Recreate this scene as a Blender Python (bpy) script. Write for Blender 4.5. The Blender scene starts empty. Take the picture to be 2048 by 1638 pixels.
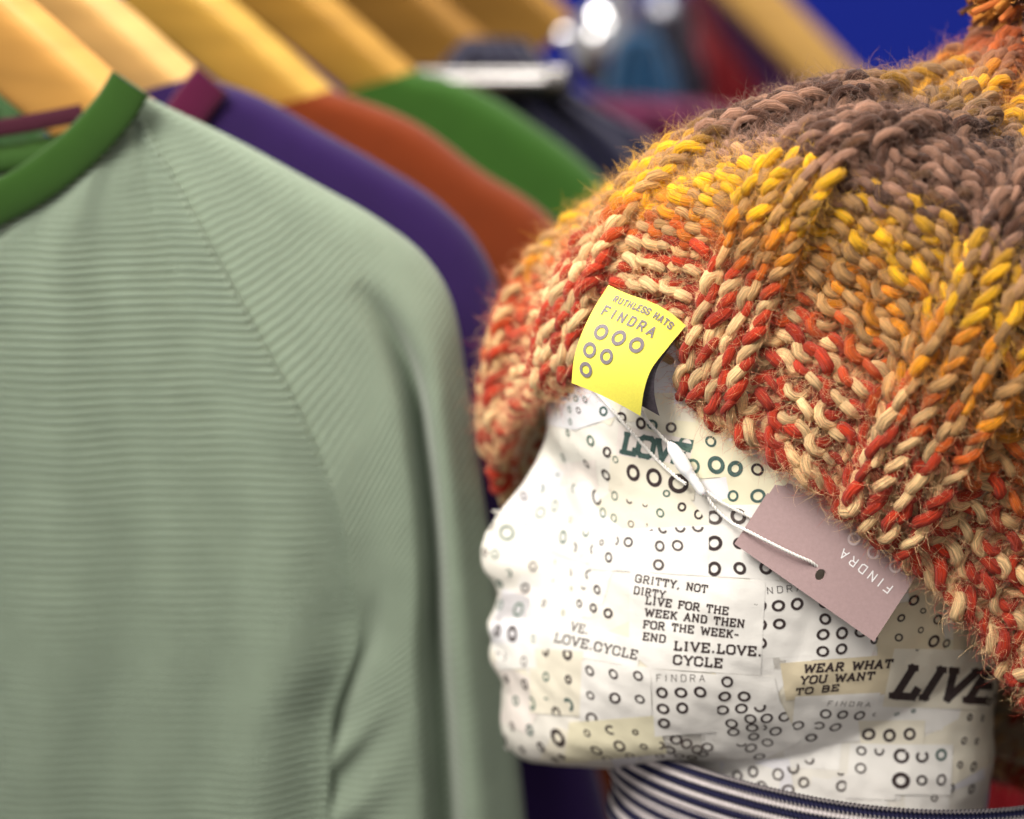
import bpy, bmesh, math, random
import numpy as np
from mathutils import Vector, Matrix
from mathutils.bvhtree import BVHTree
rng = np.random.default_rng(7); random.seed(7)
R = math.radians
sc = bpy.context.scene; COL = sc.collection
# ------------------------------------------------------------------ camera
TH = R(11.5); LENS = 70.0; FP = LENS/36*2048; Y0 = 0.705; FOCUS = 0.643
CAM = np.array([0, 0, 1.5])
FWD = np.array([0, math.cos(TH), -math.sin(TH)]); UPV = np.array([0, math.sin(TH), math.cos(TH)]); RT = np.array([1., 0, 0])
cd = bpy.data.cameras.new('camera'); cam = bpy.data.objects.new('camera', cd); COL.objects.link(cam)
cam.location = CAM; cam.rotation_euler = (R(90)-TH, 0, 0)
cd.lens = LENS; cd.sensor_width = 36; cd.sensor_fit = 'HORIZONTAL'; cd.clip_start = .01; cd.clip_end = 50
cd.dof.use_dof = True; cd.dof.focus_distance = FOCUS; cd.dof.aperture_fstop = 3.95; cd.dof.aperture_blades = 0
sc.camera = cam
# ------------------------------------------------------------------ light
sc.view_settings.view_transform = 'Standard'; sc.view_settings.look = 'None'; sc.view_settings.gamma = 1; sc.view_settings.exposure = 0.3
w = bpy.data.worlds.new('World'); sc.world = w; w.use_nodes = True
w.node_tree.nodes['Background'].inputs[0].default_value = (1.0, .95, .9, 1); w.node_tree.nodes['Background'].inputs[1].default_value = .33
def area(name, loc, target, size, power, col):
    l = bpy.data.lights.new(name, 'AREA'); l.shape = 'DISK'; l.size = size; l.energy = power; l.color = col
    o = bpy.data.objects.new(name, l); COL.objects.link(o); o.location = loc
    o.rotation_euler = (Vector(target)-Vector(loc)).to_track_quat('-Z', 'Y').to_euler(); return o
area('ceiling_spot', (-.36, .26, 2.02), (0.03, .70, 1.46), .46, 2.3, (1, .94, .86)).data.spread = R(70)
area('front_fill', (-.1, -1.6, 1.9), (0.1, .7, 1.4), 1.2, 1.35, (1, .96, .92))  # added fill lamp behind the camera, lifts the front of the scene
area('ceiling_lamp', (.25, .3, 2.6), (0.1, .8, 1.4), .6, 5, (1, .94, .87))
area('rear_ceiling_lamp', (-.1, 1.1, 2.5), (0.0, 1.3, 1.5), .5, 11, (1, .93, .84))
# ------------------------------------------------------------------ projection helpers
def ray(px, py):
    px = np.asarray(px, float); py = np.asarray(py, float)
    return FWD + RT*((px-1024)/FP)[..., None] + UPV*((819-py)/FP)[..., None]
def P(px, py, d): return CAM + ray(px, py)*np.asarray(d, float)[..., None]
def PY(px, py, y=Y0):
    r = ray(px, py); return CAM + r*((y-CAM[1])/r[..., 1])[..., None]
def proj(p):
    q = np.asarray(p)-CAM; d = q@FWD; return 1024+FP*(q@RT)/d, 819-FP*(q@UPV)/d, d
def sm(xs, ys, x):  # smooth interpolation (monotone-ish cubic through points)
    xs = np.asarray(xs, float); ys = np.asarray(ys, float); x = np.clip(np.asarray(x, float), xs[0], xs[-1])
    m = np.gradient(ys, xs, axis=0) if len(xs) > 2 else np.zeros_like(ys)
    i = np.clip(np.searchsorted(xs, x, side='right')-1, 0, len(xs)-2); h = xs[i+1]-xs[i]; t = (x-xs[i])/h
    if ys.ndim > 1: t = t[..., None]; h = h[..., None]
    return ((2*t**3-3*t**2+1)*ys[i]+(t**3-2*t**2+t)*h*m[i]+(-2*t**3+3*t**2)*ys[i+1]+(t**3-t**2)*h*m[i+1])
# ------------------------------------------------------------------ object helpers
def tag(o, label, cat, group=None, kind=None):
    if label: o['label'] = label
    if cat: o['category'] = cat
    if group: o['group'] = group
    if kind: o['kind'] = kind
    return o
def empty(name, loc, label, cat, group=None):
    o = bpy.data.objects.new(name, None); COL.objects.link(o); o.location = loc; o.empty_display_size = .02
    return tag(o, label, cat, group)
def mesh(name, V, F, mats, parent=None, smooth=True, mi=None, attrs=None):
    V = np.asarray(V, np.float32).reshape(-1, 3)
    if parent is not None: V = V - np.array(parent.location, np.float32)
    me = bpy.data.meshes.new(name)
    if isinstance(F, np.ndarray):
        n, k = F.shape; me.vertices.add(len(V)); me.vertices.foreach_set('co', V.ravel()); me.loops.add(n*k)
        me.loops.foreach_set('vertex_index', F.astype(np.int32).ravel()); me.polygons.add(n)
        me.polygons.foreach_set('loop_start', np.arange(0, n*k, k, dtype=np.int32)); me.update(calc_edges=True)
    else: me.from_pydata(V.tolist(), [], F)
    for m in (mats if isinstance(mats, (list, tuple)) else [mats]): me.materials.append(m)
    if mi is not None: me.polygons.foreach_set('material_index', np.asarray(mi, np.int32))
    me.polygons.foreach_set('use_smooth', [smooth]*len(me.polygons))
    for k, (typ, arr) in (attrs or {}).items():
        a = me.attributes.new(k, typ, 'POINT'); a.data.foreach_set('color' if 'COLOR' in typ else 'vector', np.asarray(arr, np.float32).ravel())
    me.validate() if not isinstance(F, np.ndarray) else None
    me.update()
    o = bpy.data.objects.new(name, me); COL.objects.link(o)
    if parent is not None: o.parent = parent
    return o
def gridF(n, m, cu=False, cv=False):  # vertex grid n rows x m cols
    a = np.arange(n*m).reshape(n, m)
    if cu: a = np.vstack([a, a[:1]])
    if cv: a = np.hstack([a, a[:, :1]])
    return np.stack([a[:-1, :-1], a[:-1, 1:], a[1:, 1:], a[1:, :-1]], -1).reshape(-1, 4)
def tubes(path, rad, sides=8, closed=False, nref=None):
    """path (K,3) -> verts (K*sides,3), faces; rad scalar or (K,)"""
    K = len(path)
    T = (np.roll(path, -1, 0)-np.roll(path, 1, 0)) if closed else np.gradient(path, axis=0)
    T /= np.linalg.norm(T, axis=1)[:, None]+1e-12
    ref = nref if nref is not None else np.tile(np.array([.13, -1, .21]), (K, 1))
    N = ref - T*np.sum(ref*T, 1)[:, None]; N /= np.linalg.norm(N, axis=1)[:, None]+1e-9; B = np.cross(T, N)
    a = np.linspace(0, 2*np.pi, sides, endpoint=False); rad = np.broadcast_to(np.asarray(rad, float), (K,))
    V = path[:, None]+rad[:, None, None]*(np.cos(a)[None, :, None]*N[:, None]+np.sin(a)[None, :, None]*B[:, None])
    return V.reshape(-1, 3), gridF(K, sides, cu=closed, cv=True), a
# ------------------------------------------------------------------ materials
def mat(name, col, rough=.8, metal=0., sheen=0., spec=.4, coat=0., var=0., vscale=30., bump=0., bscale=200., attr=None, sss=0., stretch=None, coord=None):
    m = bpy.data.materials.new(name); m.use_nodes = True; nt = m.node_tree; b = nt.nodes['Principled BSDF']; L = nt.links.new
    b.inputs['Base Color'].default_value = (*col, 1); b.inputs['Roughness'].default_value = rough; b.inputs['Metallic'].default_value = metal
    b.inputs['Sheen Weight'].default_value = sheen; b.inputs['Specular IOR Level'].default_value = spec; b.inputs['Coat Weight'].default_value = coat
    b.inputs['Coat Roughness'].default_value = .25
    if sss: b.inputs['Subsurface Weight'].default_value = sss; b.inputs['Subsurface Radius'].default_value = (.003, .0022, .0015); b.inputs['Subsurface Scale'].default_value = 1
    src = None
    if attr:
        a = nt.nodes.new('ShaderNodeAttribute'); a.attribute_name = attr; src = a.outputs['Color']
    if coord:
        c = nt.nodes.new('ShaderNodeAttribute'); c.attribute_name = coord; cv = c.outputs['Vector']
    else:
        c = nt.nodes.new('ShaderNodeTexCoord'); cv = c.outputs['Object']
    if stretch:
        mp = nt.nodes.new('ShaderNodeMapping'); mp.inputs['Scale'].default_value = stretch; L(cv, mp.inputs['Vector']); cv = mp.outputs[0]
    if var:
        n = nt.nodes.new('ShaderNodeTexNoise'); n.inputs['Scale'].default_value = vscale; n.inputs['Detail'].default_value = 5; L(cv, n.inputs['Vector'])
        r = nt.nodes.new('ShaderNodeMapRange'); r.inputs['From Min'].default_value = .3; r.inputs['From Max'].default_value = .7
        r.inputs['To Min'].default_value = 1-var; r.inputs['To Max'].default_value = 1+var; L(n.outputs['Fac'], r.inputs['Value'])
        x = nt.nodes.new('ShaderNodeVectorMath'); x.operation = 'SCALE'
        if src: L(src, x.inputs[0])
        else: x.inputs[0].default_value = col
        L(r.outputs[0], x.inputs['Scale']); src = x.outputs[0]
    if src: L(src, b.inputs['Base Color'])
    if bump:
        n = nt.nodes.new('ShaderNodeTexNoise'); n.inputs['Scale'].default_value = bscale; n.inputs['Detail'].default_value = 4; L(cv, n.inputs['Vector'])
        bp = nt.nodes.new('ShaderNodeBump'); bp.inputs['Strength'].default_value = 1; bp.inputs['Distance'].default_value = bump
        L(n.outputs['Fac'], bp.inputs['Height']); L(bp.outputs[0], b.inputs['Normal'])
    return m
# ================================================================== MANNEQUIN HEAD
prof = [(1420,470),(1260,500),(1165,550),(1110,630),(1087,700),(1089,760),(1094,820),(1097,850),(1091,880),(1080,905),(1062,935),(1040,970),(1015,1003),(988,1035),(968,1070),(959,1100),(959,1125),(966,1142),(981,1156),(993,1172),(998,1188),(994,1207),(983,1228),(975,1246),(978,1262),(985,1276),(982,1287),(977,1302),(978,1317),(987,1334),(998,1350),(1004,1366),(1003,1390),(1001,1420),(1002,1450),(1008,1474),(1020,1496),(1036,1511),(1062,1521),(1110,1529)]
prof = np.array(prof, float); pw = PY(prof[:, 0], prof[:, 1]); order = np.argsort(pw[:, 2])
pz, pxw = pw[order, 2], pw[order, 0]
def zof(py, px=1000): return PY(px, py)[2]
base = np.array([(1420,470),(1260,500),(1165,550),(1112,630),(1090,700),(1100,850),(1104,950),(1096,1050),(1080,1130),(1056,1200),(1045,1280),(1040,1360),(1030,1430),(1036,1480),(1055,1512),(1110,1529)], float)
bw = PY(base[:, 0], base[:, 1]); bz, bxw = bw[::-1, 2], bw[::-1, 0]
tab = [(470,36,1900),(520,52,1980),(600,64,2040),(700,70,2080),(850,71,2080),(950,71,2080),(1050,71,2060),(1150,70,2040),(1250,68,2000),(1350,61,1920),(1430,53,1830),(1480,45,1740),(1508,36,1620),(1524,24,1480),(1530,12,1330)]
tz = np.array([zof(t[0]) for t in tab])[::-1]; tW = np.array([t[1] for t in tab])[::-1]*1e-3
tB = np.array([PY(t[2], t[0])[0] for t in tab])[::-1]
fw = [(700,45),(850,13),(900,7),(1000,8),(1060,10),(1120,14),(1160,15),(1195,16),(1230,19),(1275,21),(1320,20),(1370,22),(1430,24),(1500,26),(1529,20)]
fz = np.array([zof(t[0]) for t in fw])[::-1]; fW = np.array([t[1] for t in fw])[::-1]*1e-3
z0, z1 = zof(1529), zof(470)
ZZ = np.concatenate([np.linspace(z0, z0+.004, 10)[:-1], np.linspace(z0+.004, z1, 300)]); TT = np.linspace(0, 2*np.pi, 220, endpoint=False)
V = np.zeros((len(ZZ), len(TT), 3))
for i, z in enumerate(ZZ):
    xf = np.interp(z, pz, pxw); xb0 = sm(bz, bxw, z); W = sm(tz, tW, z); xb = sm(tz, tB, z); s = np.interp(z, fz, fW)
    L = (xb-xb0)/2; xc = (xb+xb0)/2; c, si = np.cos(TT), np.sin(TT); n = 2.25
    ex = np.sign(c)*np.abs(c)**(2/n); ey = np.sign(si)*np.abs(si)**(2/n)
    x = xc-L*ex; y = W*ey
    front = np.clip(ex, 0, 1)**.5
    x = x+(xf-xb0)*np.exp(-(np.abs(y)/s)**2.4)*front
    def gau(yy, py, sy, szz): return np.exp(-((np.abs(y)-yy)/sy)**2-((z-zof(py))/szz)**2)*front
    x = x+.009*gau(.031, 925, .017, .014)-.006*gau(.031, 935, .012, .009)-.004*gau(.03, 860, .02, .009)+.004*gau(.014, 1150, .006, .006)
    y = y*(1+.05*gau(.055, 1090, .03, .02))
    kz = np.clip((zof(1380)-z)/(zof(1380)-z0), 0, 1)**1.5
    V[i] = np.stack([x, Y0+y, z+kz*(.30*np.abs(y)+.10*np.clip(x-xb0-.02, 0, 1))], -1)
F = gridF(len(ZZ), len(TT), cv=True).tolist(); nv = len(ZZ)*len(TT)
Vh = V.reshape(-1, 3).tolist(); F.append(list(range(len(TT)))[::-1]); F.append(list(range(nv-len(TT), nv)))
# neck volume
nk = [(1150,1700,300,56),(1300,1680,300,56),(1400,1660,308,56),(1450,1652,318,57),(1520,1648,312,57),(1620,1645,308,57),(1760,1645,320,60),(1800,1645,330,60)]
k0 = len(Vh); A2 = np.linspace(0, 2*np.pi, 120, endpoint=False)
pys = np.linspace(1150, 1800, 70); cx = sm([t[0] for t in nk], [t[1] for t in nk], pys); hx = sm([t[0] for t in nk], [t[2] for t in nk], pys); hy = sm([t[0] for t in nk], [t[3] for t in nk], pys)
for py, c, h, y in zip(pys, cx, hx, hy):
    p = PY(c, py); l = PY(c-h, py)[0]
    for a in A2: Vh.append([p[0]-(p[0]-l)*math.copysign(abs(math.cos(a))**.72, math.cos(a)), Y0+y*1e-3*math.copysign(abs(math.sin(a))**.72, math.sin(a)), p[2]])
F += (gridF(len(pys), 120, cv=True)+k0).tolist(); F.append([k0+i for i in range(120)]); F.append([k0+(len(pys)-1)*120+i for i in range(120)][::-1])
head = empty('mannequin_head', (PY(1645, 1700)[0], Y0, PY(1645, 1790)[2]), 'white paper covered mannequin head in profile facing left under the knitted hat', 'mannequin head')
M_paper = mat('paper_base', (.80, .77, .70), rough=.42, spec=.45, coat=.25, var=.05, vscale=60, bump=.0004, bscale=90)
tmp = mesh('tmp', np.array(Vh), F, M_paper)
md = tmp.modifiers.new('r', 'REMESH'); md.mode = 'VOXEL'; md.voxel_size = .0011; md.use_smooth_shade = True
ms = tmp.modifiers.new('s', 'SMOOTH'); ms.factor = .5; ms.iterations = 3
dg = bpy.context.evaluated_depsgraph_get(); em = tmp.evaluated_get(dg).to_mesh()
n = len(em.vertices); HV = np.zeros(n*3); em.vertices.foreach_get('co', HV); HV = HV.reshape(-1, 3)
HN = np.zeros(n*3); em.vertices.foreach_get('normal', HN); HN = HN.reshape(-1, 3); HF = [list(p.vertices) for p in em.polygons]
tmp.evaluated_get(dg).to_mesh_clear(); bpy.data.objects.remove(tmp)
# hand-laid paper is never quite smooth
def wob(p, f, seed):
    r = np.random.default_rng(seed); o = np.zeros(len(p))
    for k in range(14):
        d = r.normal(size=3); d /= np.linalg.norm(d); o += np.sin(p@d*f*(.6+.9*r.random())+r.random()*6.28)
    return o/14**.5
HV = HV+HN*(wob(HV, 260, 1)*.00022+wob(HV, 700, 2)*.00012)[:, None]
mesh('head', HV, HF, M_paper, head)
hb = BVHTree.FromPolygons(HV.tolist(), HF)
CV = Vector(CAM)
def hit(px, py, bvh=None):
    r = Vector(ray(px, py)); l = r.length; h = (bvh or hb).ray_cast(CV, r/l)
    if h[0] is None: return None
    n = h[1];
    if n.dot(r) > 0: n = -n
    return np.array(h[0]), np.array(n)
_c = {}
def hitc(px, py):
    k = (round(px, 2), round(py, 2))
    if k not in _c: _c[k] = hit(px, py)
    return _c[k]
# ---- flat print in px space
def seg(p, q, t, ext=.4, step=9):
    p = np.array(p, float); q = np.array(q, float); d = q-p; l = np.hypot(*d)
    if l < 1e-6: return []
    d /= l; n = np.array([-d[1], d[0]])*t/2; p = p-d*t*ext; q = q+d*t*ext; k = max(1, int(np.hypot(*(q-p))/step))
    P_ = [p+(q-p)*i/k for i in range(k+1)]
    return [[P_[i]-n, P_[i+1]-n, P_[i+1]+n, P_[i]+n] for i in range(k)]
O8 = [(.16,0),(.44,0),(.58,.16),(.58,.84),(.44,1),(.16,1),(.02,.84),(.02,.16),(.16,0)]
G = {
'A': (.66, [[(.06,0),(.33,1),(.60,0)],[(.17,.33),(.49,.33)]], [(.06,0),(.60,0)]),
'B': (.62, [[(.08,0),(.08,1),(.42,1),(.54,.88),(.54,.64),(.42,.53),(.08,.53)],[(.42,.53),(.56,.40),(.56,.13),(.43,0),(.08,0)]], []),
'C': (.62, [[(.58,.30),(.58,.16),(.44,0),(.16,0),(.02,.16),(.02,.84),(.16,1),(.44,1),(.58,.84),(.58,.68)]], []),
'D': (.62, [[(.08,0),(.08,1),(.42,1),(.57,.84),(.57,.16),(.42,0),(.08,0)]], []),
'E': (.60, [[(.54,.22),(.54,0),(.10,0),(.10,1),(.54,1),(.54,.78)],[(.10,.52),(.38,.52)]], [(.08,0),(.08,1)]),
'F': (.58, [[(.10,0),(.10,1),(.54,1),(.54,.78)],[(.10,.50),(.40,.50)]], [(.10,0),(.08,1)]),
'G': (.64, [[(.58,.70),(.58,.84),(.44,1),(.16,1),(.02,.84),(.02,.16),(.16,0),(.44,0),(.58,.14),(.58,.44),(.36,.44)]], []),
'H': (.68, [[(.10,0),(.10,1)],[(.58,0),(.58,1)],[(.10,.5),(.58,.5)]], [(.10,0),(.10,1),(.58,0),(.58,1)]),
'I': (.34, [[(.17,0),(.17,1)]], [(.17,0),(.17,1)]),
'K': (.66, [[(.10,0),(.10,1)],[(.10,.40),(.55,1)],[(.27,.58),(.58,0)]], [(.10,0),(.10,1),(.56,0),(.54,1)]),
'L': (.56, [[(.12,1),(.12,0),(.52,0),(.52,.24)]], [(.12,1),(.08,0)]),
'N': (.70, [[(.10,0),(.10,1),(.58,0),(.58,1)]], [(.10,0),(.08,1),(.58,1)]),
'O': (.60, [O8], []),
'R': (.66, [[(.10,0),(.10,1),(.44,1),(.56,.88),(.56,.60),(.44,.48),(.10,.48)],[(.34,.48),(.58,0)]], [(.10,0),(.60,0)]),
'S': (.60, [[(.04,.24),(.04,.14),(.16,0),(.44,0),(.56,.14),(.56,.38),(.44,.50),(.16,.52),(.04,.64),(.04,.86),(.16,1),(.44,1),(.56,.86),(.56,.78)]], []),
'T': (.62, [[(.04,.76),(.04,1),(.58,1),(.58,.76)],[(.31,0),(.31,1)]], [(.31,0)]),
'U': (.66, [[(.08,1),(.08,.16),(.22,0),(.44,0),(.58,.16),(.58,1)]], [(.08,1),(.58,1)]),
'V': (.66, [[(.06,1),(.33,0),(.60,1)]], [(.06,1),(.60,1)]),
'W': (.92, [[(.06,1),(.24,0),(.46,.85),(.68,0),(.86,1)]], [(.06,1),(.86,1)]),
'Y': (.66, [[(.06,1),(.33,.46),(.60,1)],[(.33,.46),(.33,0)]], [(.06,1),(.60,1),(.33,0)]),
'.': (.22, [[(.10,.02),(.10,.10)]], []), ',': (.22, [[(.12,.06),(.06,-.12)]], []), '-': (.40, [[(.06,.45),(.34,.45)]], []), ' ': (.40, [], [])}
def text_polys(s, p0, p1, h, th=.17, serif=True, slant=0., sp=.17, up=None):
    """quads in px space; baseline p0->p1, cap height h px"""
    p0 = np.array(p0, float); p1 = np.array(p1, float); d = p1-p0; Lt = np.hypot(*d); d = d/Lt
    u = np.array([d[1], -d[0]]) if up is None else np.array(up, float)/np.hypot(*up)
    tot = sum(G[c][0]+sp for c in s)-sp; sx = Lt/tot; x = 0; out = []
    for c in s:
        w_, st, sf = G[c]
        M = lambda a: p0+d*((x+a[0])*sx+slant*a[1]*h)+u*((th/2+a[1]*(1-th))*h)
        k = len(out)
        for pl in st:
            pl_ = pl
            if not serif and c in 'TLEFC': pl_ = {'T': [(.04,1),(.58,1)], 'L': pl, 'E': pl[1:-1] if len(pl) > 3 else pl, 'F': pl[:-1] if len(pl) > 3 else pl, 'C': pl}[c] if pl[0] != (.31,0) else pl
            for a, b in zip(pl_[:-1], pl_[1:]): out += [(q, None) for q in seg(M(a), M(b), th*h)]
        if serif:
            for f in sf:
                hw = .125
                yy = f[1]+(th*.0 if f[1] < .5 else -th*.0)
                out += [(q, None) for q in seg(M((f[0]-hw, yy)), M((f[0]+hw, yy)), th*h*.8, 0)]
        x += w_+sp
    return [q for q, _ in out]
def ring_polys(cx, cy, r, w_, arc=(0, 360), bvh_hit=hitc):
    h = bvh_hit(cx, cy)
    if h is None: return []
    p, n = h; t1 = RT-n*(n@RT)
    if np.linalg.norm(t1) < .25: return []
    t1 /= np.linalg.norm(t1); t2 = np.cross(n, t1)
    if t2@UPV < 0: t2 = -t2
    dep = (p-CAM)@FWD; sc_ = dep/FP; k = max(4, int(26*(arc[1]-arc[0])/360)); a = np.radians(np.linspace(arc[0], arc[1], k+1))
    ph = random.random()*6; rr = 1+.05*np.sin(a*2+ph)
    def q(rad):
        pts = p+(rad*sc_)[:, None]*(np.cos(a)[:, None]*t1+np.sin(a)[:, None]*t2); X, Y, _ = proj(pts); return np.stack([X, Y], -1)
    o, i = q(r*rr), q((r-w_)*rr)
    return [[o[j], o[j+1], i[j+1], i[j]] for j in range(k)]
def clip(poly, cl):
    if cl is None: return poly
    out = [np.asarray(p, float) for p in poly]; m = len(cl)
    for i in range(m):
        a, b = cl[i], cl[(i+1) % m]; e = b-a; inp = out; out = []
        if not inp: return []
        f = lambda p: e[0]*(p[1]-a[1])-e[1]*(p[0]-a[0])
        for j in range(len(inp)):
            p, q = inp[j], inp[(j+1) % len(inp)]; fp, fq = f(p), f(q)
            if fp >= 0: out.append(p)
            if (fp >= 0) != (fq >= 0): out.append(p+(q-p)*fp/(fp-fq))
    return out
def ccw(poly):
    poly = np.array(poly, float); x, y = poly[:, 0], poly[:, 1]
    return poly if np.sum(x*np.roll(y, -1)-y*np.roll(x, -1)) > 0 else poly[::-1]
INK = {'k': mat('ink_dark', (.045, .03, .03), rough=.5, coat=.2, var=.25, vscale=900),
       'm': mat('ink_grey', (.095, .075, .07), rough=.5, coat=.2, var=.2, vscale=900),
       'g': mat('ink_green_grey', (.085, .15, .12), rough=.5, coat=.2, var=.2, vscale=900),
       't': mat('ink_teal', (.06, .11, .10), rough=.5, coat=.2, var=.3, vscale=900),
       'y': mat('ink_pale', (.36, .38, .26), rough=.5, coat=.2)}
TONE = {'w': (.84, .82, .78), 'c': (.80, .75, .62), 'y': (.80, .75, .55), 't': (.70, .61, .43), 'p': (.80, .73, .68), 'l': (.78, .77, .80)}
PAPER = {}
for k, c in TONE.items():
    PAPER[k] = mat('paper_'+{'w': 'white', 'c': 'cream', 'y': 'yellowed', 't': 'tan', 'p': 'pinkish', 'l': 'bluish'}[k], c, rough=.38, spec=.45, coat=.3, var=.05, vscale=45, bump=.0003, bscale=140)
# ---- patches
patches = []  # dict(poly, tone, prints)
def patch(poly, tone, torn=True):
    poly = ccw(poly); c = poly.mean(0); patches.append(dict(poly=poly, tone=tone, prints=[], c=c, r=max(np.hypot(*(p-c)) for p in poly))); return patches[-1]
# random small scraps underneath
for k in range(120):
    cx_, cy_ = random.uniform(980, 1990), random.uniform(740, 1630)
    if hitc(cx_, cy_) is None: continue
    a0 = random.uniform(-.5, .5); hw, hh = random.uniform(35, 85), random.uniform(28, 65)
    q = []
    for sx, sy in ((-1,-1),(1,-1),(1,1),(-1,1)):
        x, y = sx*hw*random.uniform(.8, 1.1), sy*hh*random.uniform(.8, 1.1); q.append((cx_+x*math.cos(a0)-y*math.sin(a0), cy_+x*math.sin(a0)+y*math.cos(a0)))
    if cx_ > 1780 and cy_ < 1420: tn = random.choice('tyct')
    elif cy_ < 900: tn = random.choice('cycl')
    elif cx_ < 1250 and cy_ > 1420: tn = random.choice('ycyc')
    else: tn = random.choice('wwwwclpw')
    patch(q, tn)
NF = len(patches)
named = {}
def npatch(key, poly, tone): named[key] = patch(poly, tone)
npatch('brow', [(1085,745),(1180,760),(1240,830),(1150,860),(1098,850)], 'l')
npatch('nose_side', [(1060,990),(1180,960),(1240,1060),(1150,1120),(1040,1080)], 'w')
npatch('lidc', [(1350,840),(1440,850),(1472,952),(1378,958),(1340,905)], 'y')
npatch('temple', [(1462,880),(1580,960),(1520,1022),(1440,1012),(1440,950)], 'y')
npatch('lovep', [(1238,850),(1388,880),(1376,942),(1232,916)], 'p')
npatch('eye', [(1222,908),(1395,934),(1388,1000),(1218,980)], 'c')
npatch('under', [(1236,972),(1346,969),(1380,1036),(1250,1062),(1190,1010)], 'c')
npatch('under2', [(1345,985),(1376,990),(1420,1050),(1300,1062),(1290,1040)], 'c')
npatch('chip', [(1405,962),(1452,953),(1460,994),(1430,1004)], 'l')
npatch('whiteA', [(1165,1062),(1419,1050),(1417,1152),(1180,1138)], 'w')
npatch('bigr', [(1419,1010),(1560,1008),(1559,1160),(1417,1152)], 'w')
npatch('ndra', [(1500,1150),(1645,1180),(1632,1310),(1500,1318)], 'w')
npatch('gritty', [(1262,1143),(1531,1163),(1521,1350),(1300,1336),(1258,1300)], 'w')
npatch('r631', [(1633,1185),(1770,1240),(1742,1312),(1622,1320)], 'w')
npatch('tan1', [(1752,1215),(1880,1190),(1890,1300),(1755,1318)], 't')
npatch('wear', [(1560,1326),(1815,1306),(1800,1385),(1572,1400)], 't')
npatch('bige', [(1788,1296),(2010,1300),(1990,1420),(1764,1412)], 'c')
npatch('lcycle', [(1078,1222),(1285,1282),(1276,1334),(1070,1300)], 'w')
npatch('cheekc', [(1060,1296),(1168,1302),(1166,1432),(1062,1425)], 'c')
npatch('rows9', [(1165,1322),(1302,1334),(1304,1432),(1160,1442)], 'w')
npatch('chiny', [(1140,1444),(1312,1430),(1335,1505),(1130,1524)], 'y')
npatch('findraA', [(1302,1336),(1432,1348),(1436,1462),(1310,1472)], 'w')
npatch('mid', [(1432,1345),(1548,1352),(1570,1440),(1436,1470)], 'w')
npatch('lowmid', [(1436,1430),(1560,1400),(1600,1480),(1500,1530),(1430,1500)], 'w')
npatch('findraB', [(1590,1392),(1760,1384),(1740,1480),(1580,1490)], 'w')
npatch('n3', [(1716,1440),(1850,1440),(1846,1492),(1722,1500)], 'c')
npatch('neckw', [(1700,1486),(1800,1488),(1790,1600),(1690,1596)], 'w')
npatch('neckb', [(1775,1488),(1905,1488),(1900,1590),(1772,1588)], 'w')
npatch('lip', [(985,1285),(1070,1290),(1075,1335),(1000,1340)], 'w')
def add(key, polys, ink):
    (named[key] if isinstance(key, str) else key)['prints'].append((polys, ink))
ZA, ZB, ZC = (900, 900, 2.409), (1400, 1050, 2.786), (950, 450, 2.978)
def S(z, x, y): return z[0]+x/z[2], z[1]+y/z[2]
def T(key, z, s, a, b, h, ink='k', **kw): add(key, text_polys(s, S(z, *a), S(z, *b), h/z[2], **kw), ink)
T('gritty', ZA, 'GRITTY, NOT', (895,637), (1238,690), 41, ink='k')
T('gritty', ZA, 'DIRTY', (887,693), (1035,716), 40)
T('gritty', ZA, 'LIVE FOR THE', (943,742), (1338,795), 42, th=.19)
T('gritty', ZA, 'WEEK AND THEN', (940,800), (1415,856), 42, th=.19)
T('gritty', ZA, 'FOR THE WEEK-', (932,858), (1388,908), 42, th=.19)
T('gritty', ZA, 'END', (930,916), (1037,930), 42, th=.19)
T('gritty', ZA, 'LIVE.LOVE.', (1080,965), (1498,994), 50, th=.20)
T('gritty', ZA, 'CYCLE', (1077,1032), (1310,1050), 50, th=.20)
T('lcycle', ZA, 'VE.', (583,870), (665,890), 48, th=.15, ink='m')
T('lcycle', ZA, 'LOVE.CYCLE', (505,925), (900,1010), 48, th=.15)
T('findraA', ZA, 'FINDRA', (993,1112), (1230,1114), 35, th=.09, serif=False, sp=.32, ink='m')
T('ndra', ZB, 'NDRA', (372,385), (572,366), 40, th=.10, serif=False, sp=.32)
T('wear', ZB, 'WEAR WHAT', (575,825), (1065,795), 52, th=.22, slant=.25)
T('wear', ZB, 'YOU WANT', (555,887), (965,860), 48, th=.22, slant=.25)
T('wear', ZB, 'TO BE', (530,946), (770,922), 40, th=.22, slant=.25)
T('findraB', ZB, 'FINDRA', (705,1003), (945,1010), 28, th=.12, serif=False, slant=.3, sp=.32, ink='m')
T('bige', ZB, 'LIVE', (1050,965), (1600,1000), 215, th=.20, slant=.12, up=(100,-215), sp=.06)
T('lovep', ZC, 'LOVE', (868,1362), (1262,1440), 140, th=.22, ink='t', sp=.06)
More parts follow.
